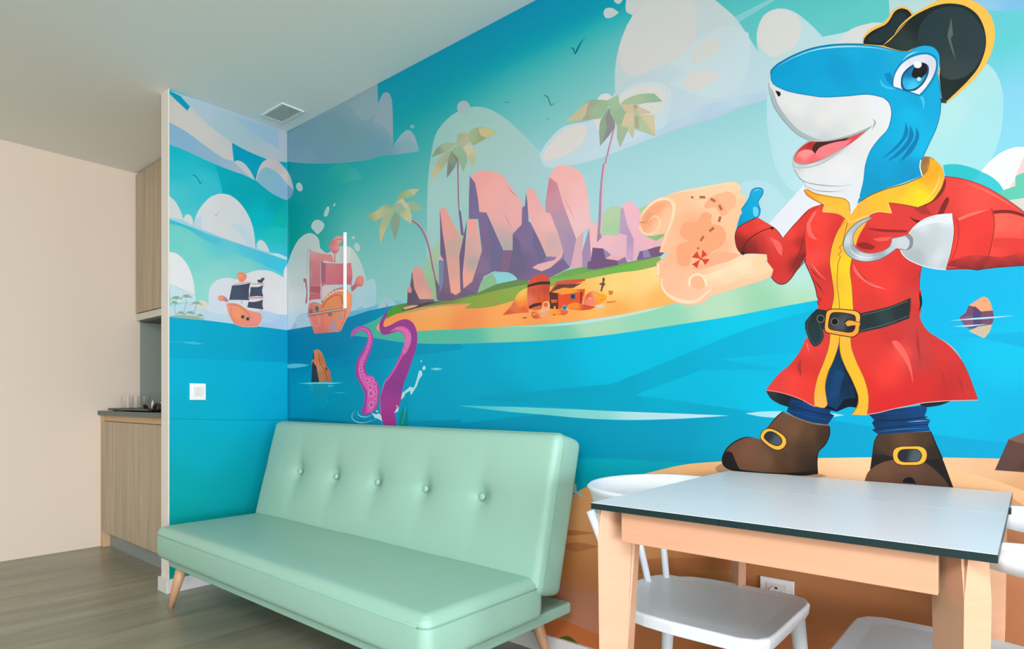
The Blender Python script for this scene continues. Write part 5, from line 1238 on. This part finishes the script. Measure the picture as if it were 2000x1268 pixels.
for cx, cy, r in ((110, 835, 62), (200, 820, 60), (290, 880, 58), (150, 965, 48), (235, 965, 55), (320, 985, 40), (90, 870, 40)):
    for k in range(9):
        a = math.radians(-170 + k * 20 + rr.uniform(-8, 8))
        x1, y1 = cx + r * math.cos(a), cy + r * 0.75 * math.sin(a) + 22
        T(p, 'O', f'{cx},{cy}! {(cx+x1)/2:.0f},{(cy+y1)/2-14:.0f} {x1:.0f},{y1:.0f}!', 8, ['#8aae94', '#a5bfa8', '#7fa48c'][k % 3], W, taper=(0, 1))
for a in ('110,850! 95,920 110,990!', '200,835! 190,900 160,1000!', '290,890! 270,940 250,1000!'):
    T(p, 'O', a, 5, '#a89f94', W)
S(p, 'O', '50,985! 150,975 300,990 360,1012! 340,1022! 50,994!', '#9fb7a4', W)
p = 'pirate_ship_print'
T(p, 'O', '690,670! 690,880!', 5, '#b98f86', W); T(p, 'O', '860,680! 860,940!', 5, '#b98f86', W)
T(p, 'O', '620,710! 700,690 775,690!', 8, '#d8a39c', W); T(p, 'O', '580,800! 680,740 770,690!', 3, '#c9b8ae', W)
S(p, 'O', '602,715! 680,708 765,692! 752,760 757,845! 670,842 578,842! 590,780', '640,780#4c566a 720,740#4a4e5c', W)
S(p, 'O', '768,728! 830,728 882,712! 868,760 880,812! 820,808 758,815!', '#4b5266', W)
S(p, 'O', '748,858! 800,860 878,842! 872,880 880,928! 810,918 738,908!', '#4a4f61', W)
T(p, 'O', '745,825! 880,822!', 14, '#dc9a94', W); T(p, 'O', '780,700! 890,700!', 10, '#e0a49a', W)
S(p, 'O', '645,612! 690,593 735,628 720,668! 705,680! 672,684! 652,650', '680,620#fb9e78 700,660#f58c6c', W); T(p, 'O', '655,612! 695,606 725,632!', 6, '#d97a62', W)
S(p, 'O', '825,665! 855,662! 870,645! 895,650! 880,672! 870,692! 835,690!', '#474c54', W)
S(p, 'O', '480,815 508,800 545,815 575,850! 560,862! 520,850! 495,852 480,838', '500,820#fb9a84 550,845#c97f8e', W)
S(p, 'O', '552,872! 600,868 660,878 720,915 752,935! 800,945 858,960! 868,1005 850,1050 828,1078! 760,1082 700,1075 620,1050! 590,1000 565,940', '600,900#f59a82 650,980#f9a36c 620,1030#f58e70 720,1000#f2956a 800,1000#f79a84 780,1060#f58f88 700,1060#f59678', W)
T(p, 'O', '575,885! 650,890 720,935 770,1000!', 6, '#d9745c', W); T(p, 'O', '600,900! 595,970 630,1045!', 5, '#e27f66', W)
for x, y in ((698, 992), (742, 1010)):
    EL(p, 'O', x, y, 17, 17, '#8f6a5c', 0, W); EL(p, 'O', x, y, 10, 10, '#39393f', 0, W)
T(p, 'O', '620,1052! 700,1078 828,1080!', 5, '#fbb4a6', W)
p = 'bird_print'
T(p, 'I', '258,822! 285,838 305,868 325,905! 335,880 350,868!', 7, '#12708a', W, taper=(0, 1))
T(p, 'O', '440,78! 455,88 465,106! 480,65 505,32!', 4, '#7b8f98', W, taper=(1, 1))
# cloud that runs on round the corner
S('cloud_print', 'I', '1085,778! 1115,830 1138,900 1145,960 1125,1010! 1112,1030! 1085,1046!', '1110,850#c3c3be 1120,960#bfc7c9')
S('cloud_print', 'I', '1085,905! 1115,925 1142,955! 1135,1000 1112,1030 1085,1046!', '#7ba6bd')

PART_LABEL = {
 'sky_print': 'printed turquoise sky of the mural', 'cloud_print': 'printed white and lavender clouds', 'sea_print': 'printed blue sea with darker swells',
 'sea_rock_print': 'printed orange rock stump in the sea', 'distant_rock_print': 'printed purple rock and its reflection', 'island_print': 'printed island with pink rocks, grass and sand',
 'treasure_print': 'printed barrel, treasure chest and gold', 'palm_print': 'printed palm trees', 'bird_print': 'printed dark bird strokes', 'pirate_ship_print': 'printed cartoon pirate ship',
 'tentacle_print': 'printed purple tentacles with splash', 'shore_print': 'printed sandy shore', 'boulder_print': 'printed brown boulder', 'map_print': 'printed rolled treasure map with red cross',
 'shark_print': 'printed shark in a red pirate coat with hook hand', 'shark_hat_print': 'printed black pirate hat with yellow brim', 'islet_palm_print': 'printed tiny palm islet'}
for (w, name), P in parts.items():
    me = bpy.data.meshes.new(name)
    me.from_pydata(P['v'], [], P['f'])
    at_ = me.color_attributes.new('ink', 'FLOAT_COLOR', 'POINT')
    at_.data.foreach_set('color', np.array(P['c'], dtype=np.float32).ravel())
    # all faces look into the room
    want = Vector((0, -1, 0)) if w == 'R' else Vector((1, 0, 0))
    bm = bmesh.new(); bm.from_mesh(me)
    fl = [f for f in bm.faces if f.normal.dot(want) < 0]
    bmesh.ops.reverse_faces(bm, faces=fl)
    bm.to_mesh(me); bm.free()
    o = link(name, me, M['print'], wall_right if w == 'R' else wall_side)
    o['label'] = PART_LABEL[name]
# slim white bar on the mural beside the ship: upright strip and a fine lower lip
x_a, x_b = to_wall(605, 600, 'R')[0], to_wall(677, 600, 'R')[0]
ac = empty('white_wall_bar', (x_b, YR - 0.010, 1.485))  # bright white L-shaped line on the mural, built as thin boxes
tag(ac, 'slim white L-shaped bar over the pink pirate ship print', 'bar')
box('upright_strip', (-0.008, -0.006, 0.0), (0.007, 0.006, 0.405), M['strip'], ac, bevel=0.001)
box('lower_lip', (x_a - x_b, -0.006, -0.0035), (-0.010, 0.006, 0.0), M['strip_soft'], ac)
box('dark_line', (x_a - x_b, -0.0065, 0.0001), (-0.010, 0.001, 0.003), M['strip_dark'], ac)

# ---------------------------------------------------------------- sofa
sofa = empty('sofa', (-2.21, 1.45, 0))
tag(sofa, 'mint green armless sofa bed with buttoned back and wooden legs', 'sofa')
def sl(x, y, z):                                     # world -> sofa space
    return Vector((x + 2.21, y - 1.45, z))
SX0, SX1 = -3.165, -1.275
SD0, SD1 = 1.140, 1.655
LX = SX1 - SX0
def seat_disp(co, n):
    u = co.x / (LX / 2); v_ = co.y / ((SD1 - SD0) / 2)
    d = 0.010 * max(0, n.z) * (1 - u ** 4) * (1 - v_ ** 4)
    if n.z > 0.5:
        d += 0.0012 * math.sin(co.x * 9 + 1.3) * math.sin(co.y * 7)
    if abs(n.z) < 0.6:
        d += 0.005 * (1 - (co.z / 0.075) ** 2)
    return d
bm = rbox_bm((LX, SD1 - SD0 + 0.02, 0.152), 0.032, (40, 14, 5), seat_disp)
seat = from_bm('seat', bm, M['mint'], sofa, True)
seat.location = sl((SX0 + SX1) / 2, (SD0 + SD1) / 2 + 0.01, 0.323)
# welt seam running round the upper edge of the seat
def welt(L2, D2, z, r=0.0022, rc=0.034):
    pts = []
    for (cx, cy, a0) in ((L2 - rc, -D2 + rc, -90), (L2 - rc, D2 - rc, 0), (-L2 + rc, D2 - rc, 90), (-L2 + rc, -D2 + rc, 180)):
        for k in range(7):
            a = math.radians(a0 + 15 * k)
            pts.append((cx + rc * math.cos(a), cy + rc * math.sin(a), z))
    pts.append(pts[0])
    return pts
D2 = (SD1 - SD0 + 0.02) / 2
wp = tube('seam', welt(LX / 2 + 0.0038, D2 + 0.0038, 0.043), 0.0026, M['mint_dark'], seat, 6)
# backrest, leaning towards the wall
LEAN = math.atan2(0.13, 0.515)
BT, BHH = 0.150, 0.555
bx_l, bx_r = -3.185, -1.262
BL = bx_r - bx_l
btn_px = [(583, 920), (651, 928), (735, 941), (828, 956), (938, 971)]
up = Vector((0, math.sin(LEAN), math.cos(LEAN)))
nb = Vector((0, -math.cos(LEAN), math.sin(LEAN)))     # out of the front face
p0 = Vector(((bx_l + bx_r) / 2, 1.615, 0.345))        # bottom centre of the front face
def on_back(px, py):
    d = Vector(ray(px, py)); o_ = Vector((0, 0, EYE))
    t = (p0 - o_).dot(nb) / d.dot(nb)
    q = o_ + d * t - p0
    return q.x, q.dot(up)
btns = [on_back(*b) for b in btn_px]
bv = sum(b[1] for b in btns) / 5
xs = [b[0] for b in btns]
step = (xs[4] - xs[0]) / 4
btns = [(xs[0] + step * i, bv) for i in range(5)]
def back_disp(co, n):                                 # local: x length, y up the back, z out of the front
    if n.z < 0.2:
        return 0.003 * (1 - (co.z / (BT / 2)) ** 2)
    u = co.x / (BL / 2); v_ = co.y / (BHH / 2)
    d = 0.020 * (1 - abs(u) ** 6) * (1 - v_ ** 4)
    for (bx_, by_) in btns:
        dx, dy = co.x - bx_, co.y - (by_ - BHH / 2)
        r2 = dx * dx + dy * dy
        d -= 0.024 * math.exp(-r2 / 0.0011) + 0.015 * math.exp(-r2 / 0.010)
        d -= 0.006 * math.exp(-(dx * dx) / 0.0012) * math.exp(-abs(dy) / 0.11)
        d -= 0.003 * math.exp(-((dx - 0.03) ** 2 + (dy + 0.09) ** 2) / 0.004)
    dy = co.y - (bv - BHH / 2)
    d -= 0.0045 * math.exp(-dy * dy / 0.0012) * (1 if abs(u) < 0.82 else 0.4)
    return d * max(0, n.z)
bm = rbox_bm((BL, BHH, BT), 0.030, (110, 44, 4), back_disp)
back = from_bm('backrest', bm, M['mint'], sofa, True)
Rm = Matrix((Vector((1, 0, 0)), up, nb)).transposed().to_4x4()
cpos = p0 + up * (BHH / 2) - nb * (BT / 2)
back.matrix_local = Matrix.Translation(sl(*cpos)) @ Rm
tube('seam', [(p[0], p[1], p[2]) for p in welt(BL / 2 + 0.0025, BHH / 2 + 0.0025, BT / 2 - 0.030, rc=0.030)], 0.0024, M['mint_dark'], back, 6)
for (bx_, by_) in btns:
    bm = bmesh.new()
    add_lathe(bm, [(0.0145, -0.004), (0.0145, 0.002), (0.012, 0.006), (0.007, 0.0085), (0.001, 0.009)], 16)
    o = from_bm('button', bm, M['mint'], back, True)
    o.location = (bx_, by_ - BHH / 2, BT / 2 - 0.010)
# base rail and legs
rail = from_bm('base_rail', rbox_bm((SX1 - SX0 - 0.06, 0.71, 0.042), 0.010, (10, 8, 2)), M['mint'], sofa, True)
rail.location = sl((SX0 + SX1) / 2 - 0.008, 1.165 + 0.71 / 2 + 0.02, 0.226)
for (lx, ly, dx, dy) in ((-3.105, 1.235, -0.05, -0.035), (-1.42, 1.235, 0.05, -0.035), (-3.105, 1.80, -0.04, 0.04), (-1.445, 1.83, 0.05, 0.04)):
    tube('leg', [sl(lx, ly, 0.206), sl(lx + dx * 0.5, ly + dy * 0.5, 0.105), sl(lx + dx, ly + dy, 0.002)], [0.026, 0.0205, 0.0125], M['leg_wood'], sofa, 16)

# ---------------------------------------------------------------- dining table
TX0, TX1, TY0, TY1, TTOP = -0.737, -0.040, 1.138, 1.925, 0.775
tb = empty('dining_table', ((TX0 + TX1) / 2, (TY0 + TY1) / 2, 0))
tag(tb, 'square beech dining table with a pale dark-edged laminate top', 'table')
tcx, tcy = (TX0 + TX1) / 2, (TY0 + TY1) / 2
hw, hd = (TX1 - TX0) / 2, (TY1 - TY0) / 2
ys_ = 0.0205                                     # joint between the two boards of the top
for a, b in ((-hd, ys_ - 0.0006), (ys_ + 0.0006, hd)):
    core = box('table_top', (-hw, a, TTOP - 0.0135), (hw, b, TTOP - 0.0010), M['core'], tb)
    box('laminate', (-hw + 0.0006, a + 0.0006, TTOP - 0.0010), (hw - 0.0006, b - 0.0004, TTOP), M['laminate'], core)
box('edge_joint', (-0.0645, -hd - 0.0008, TTOP - 0.0137), (-0.0633, -hd, TTOP - 0.001), M['hole'], tb)
box('extension_clip', (hw - 0.002, 0.09, TTOP - 0.011), (hw + 0.004, 0.125, TTOP - 0.001), M['core'], tb)
ztop = TTOP - 0.0136
APH = 0.066
def leg(sx, sy):
    """plank leg standing diagonally, narrow edge outwards, tapering below the rails"""
    bm = bmesh.new()
    cn = Vector((-0.727 - tcx, 1.150 - tcy)) if sx < 0 else Vector((-0.0807 - tcx, 1.150 - tcy))
    ln = Vector((0.60, 0.80)) if sx < 0 else Vector((-0.60, 0.80))
    tn = Vector((-0.16, 0.98)) if sx < 0 else Vector((0.70, 0.715))
    if sy > 0:
        if sx < 0:
            cn.x += 0.028
        cn.y, ln.y, tn.y = -cn.y, -ln.y, -tn.y
    prof = [(ztop, 0.0, 0.088, 0.045), (ztop - APH, 0.0, 0.086, 0.045), (0.46, 0.003, 0.070, 0.043), (0.0, 0.012, 0.046, 0.036)]
    rings = []
    for z, o0, o1, tk in prof:
        a = cn + ln * o0
        ring = []
        for q in (a, a + ln * (o1 - o0), a + ln * (o1 - o0) + tn * tk, a + tn * tk):
            ring.append(bm.verts.new((q.x, q.y, z)))
        rings.append(ring)
    for i in range(len(rings) - 1):
        for k in range(4):
            bm.faces.new((rings[i][k], rings[i][(k + 1) % 4], rings[i + 1][(k + 1) % 4], rings[i + 1][k]))
    bm.faces.new(rings[0]); bm.faces.new(rings[-1][::-1])
    es = [e for e in bm.edges if abs((e.verts[0].co - e.verts[1].co).z) > 0.02]
    bmesh.ops.bevel(bm, geom=es, offset=0.007, segments=4, affect='EDGES')
    return bm
for sx in (-1, 1):
    for sy in (-1, 1):
        from_bm('leg', leg(sx, sy), M['beech'], tb, False)
for s_ in (-1, 1):
    y = s_ * (hd - 0.030)
    box('apron', (-hw + 0.064, y - 0.011, ztop - APH), (hw - 0.074, y + 0.011, ztop), M['beech_h'], tb, bevel=0.0015)
    x = s_ * (hw - 0.048)
    box('apron', (x - 0.011, -hd + 0.095, ztop - APH), (x + 0.011, hd - 0.095, ztop), M['beech_h'], tb, bevel=0.0015)
tb.location = (tcx, tcy, 0)

# ---------------------------------------------------------------- chairs (facing +X in their own space)
def make_chair():
    c = empty('dining_chair', (0, 0, 0))
    SZ = 0.45
    # seat: rounded plate with a narrower tongue at the back where the spindles stand
    bm = bmesh.new()
    out = [(0.225, -0.13), (0.222, -0.165), (0.205, -0.195), (0.17, -0.212), (0.0, -0.215), (-0.08, -0.208), (-0.13, -0.195), (-0.16, -0.172), (-0.205, -0.168), (-0.228, -0.13),
           (-0.25, 0.0), (-0.228, 0.13), (-0.205, 0.168), (-0.16, 0.172), (-0.13, 0.195), (-0.08, 0.208), (0.0, 0.215), (0.17, 0.212), (0.205, 0.195), (0.222, 0.165), (0.225, 0.13)]
    def ring(z, k):
        return [bm.verts.new((x * k, y * k, z)) for x, y in out]
    r3 = ring(SZ - 0.034, 0.985); r2 = ring(SZ - 0.007, 1.0); r1 = ring(SZ, 0.982); r0 = ring(SZ - 0.0025, 0.80)
    n = len(out)
    for a, b in ((r3, r2), (r2, r1), (r1, r0)):
        for k in range(n):
            bm.faces.new((a[k], a[(k + 1) % n], b[(k + 1) % n], b[k]))
    bm.faces.new(r0); bm.faces.new(r3[::-1])
    st = from_bm('seat', bm, M['plastic'], c, False)
    bv_ = st.modifiers.new('edge', 'BEVEL'); bv_.width = 0.003; bv_.segments = 2; bv_.limit_method = 'ANGLE'; bv_.angle_limit = 0.5
    # bent top rail
    bm = bmesh.new()
    N = 36
    cols = []
    for i in range(N + 1):
        t = -1 + 2 * i / N
        a = t * math.radians(104)
        x = -0.115 - 0.205 * math.cos(a) if abs(a) < math.pi / 2 else -0.115 + 0.215 * (abs(a) - math.pi / 2)
        y = 0.238 * math.sin(a) if abs(a) < math.pi / 2 else math.copysign(0.238 - 0.0 * abs(a), a)
        if abs(a) < math.pi / 2:
            nx, ny = -math.cos(a), math.sin(a)
        else:
            nx, ny = 0.0, math.copysign(1, a)
        hgt = 0.072 * (1 - 0.35 * abs(t) ** 4)
        sec = []
        zt = 0.7595 - 0.005 * abs(t) ** 3
        for (o_, z) in ((0.012, zt - 0.006), (0.006, zt), (-0.002, zt), (-0.008, zt - 0.006), (-0.014, zt - hgt * 0.5), (-0.020, zt - hgt), (-0.010, zt - hgt - 0.003), (-0.004, zt - hgt * 0.6), (0.004, zt - hgt * 0.25)):
            sec.append(bm.verts.new((x + nx * o_, y + ny * o_, z)))
        cols.append(sec)
    m_ = len(cols[0])
    for i in range(N):
        for k in range(m_):
            bm.faces.new((cols[i][k], cols[i][(k + 1) % m_], cols[i + 1][(k + 1) % m_], cols[i + 1][k]))
    bm.faces.new(cols[0][::-1]); bm.faces.new(cols[-1])
    from_bm('top_rail', bm, M['plastic'], c, True)
    for (bx_, by_, tx_, ty_) in ((-0.185, -0.138, -0.245, -0.200), (-0.208, -0.066, -0.296, -0.095), (-0.208, 0.066, -0.296, 0.095), (-0.185, 0.138, -0.245, 0.200)):
        tube('spindle', [(bx_, by_, SZ - 0.01), ((bx_ + tx_) / 2, (by_ + ty_) / 2, 0.58), (tx_, ty_, 0.694)], [0.0100, 0.0105, 0.0115], M['plastic'], c, 12)
    for (lx, ly) in ((0.185, -0.17), (0.185, 0.17), (-0.17, -0.13), (-0.17, 0.13)):
        sx, sy = math.copysign(1, lx), math.copysign(1, ly)
        tube('leg', [(lx, ly, SZ - 0.03), (lx + sx * 0.035, ly + sy * 0.03, 0.0)], [0.021, 0.0125], M['plastic'], c, 14)
    return c
ch = make_chair()
ch.location = (-0.685, 1.632, 0)
tag(ch, 'white plastic spindle-back chair on the sofa side of the table', 'chair', 'white chairs at the table')
c2 = copy_tree(ch)
c2.location = (-0.122, 1.588, 0)
c2.rotation_euler = (0, 0, math.pi)
tag(c2, 'white plastic spindle-back chair at the right edge of the table', 'chair', 'white chairs at the table')
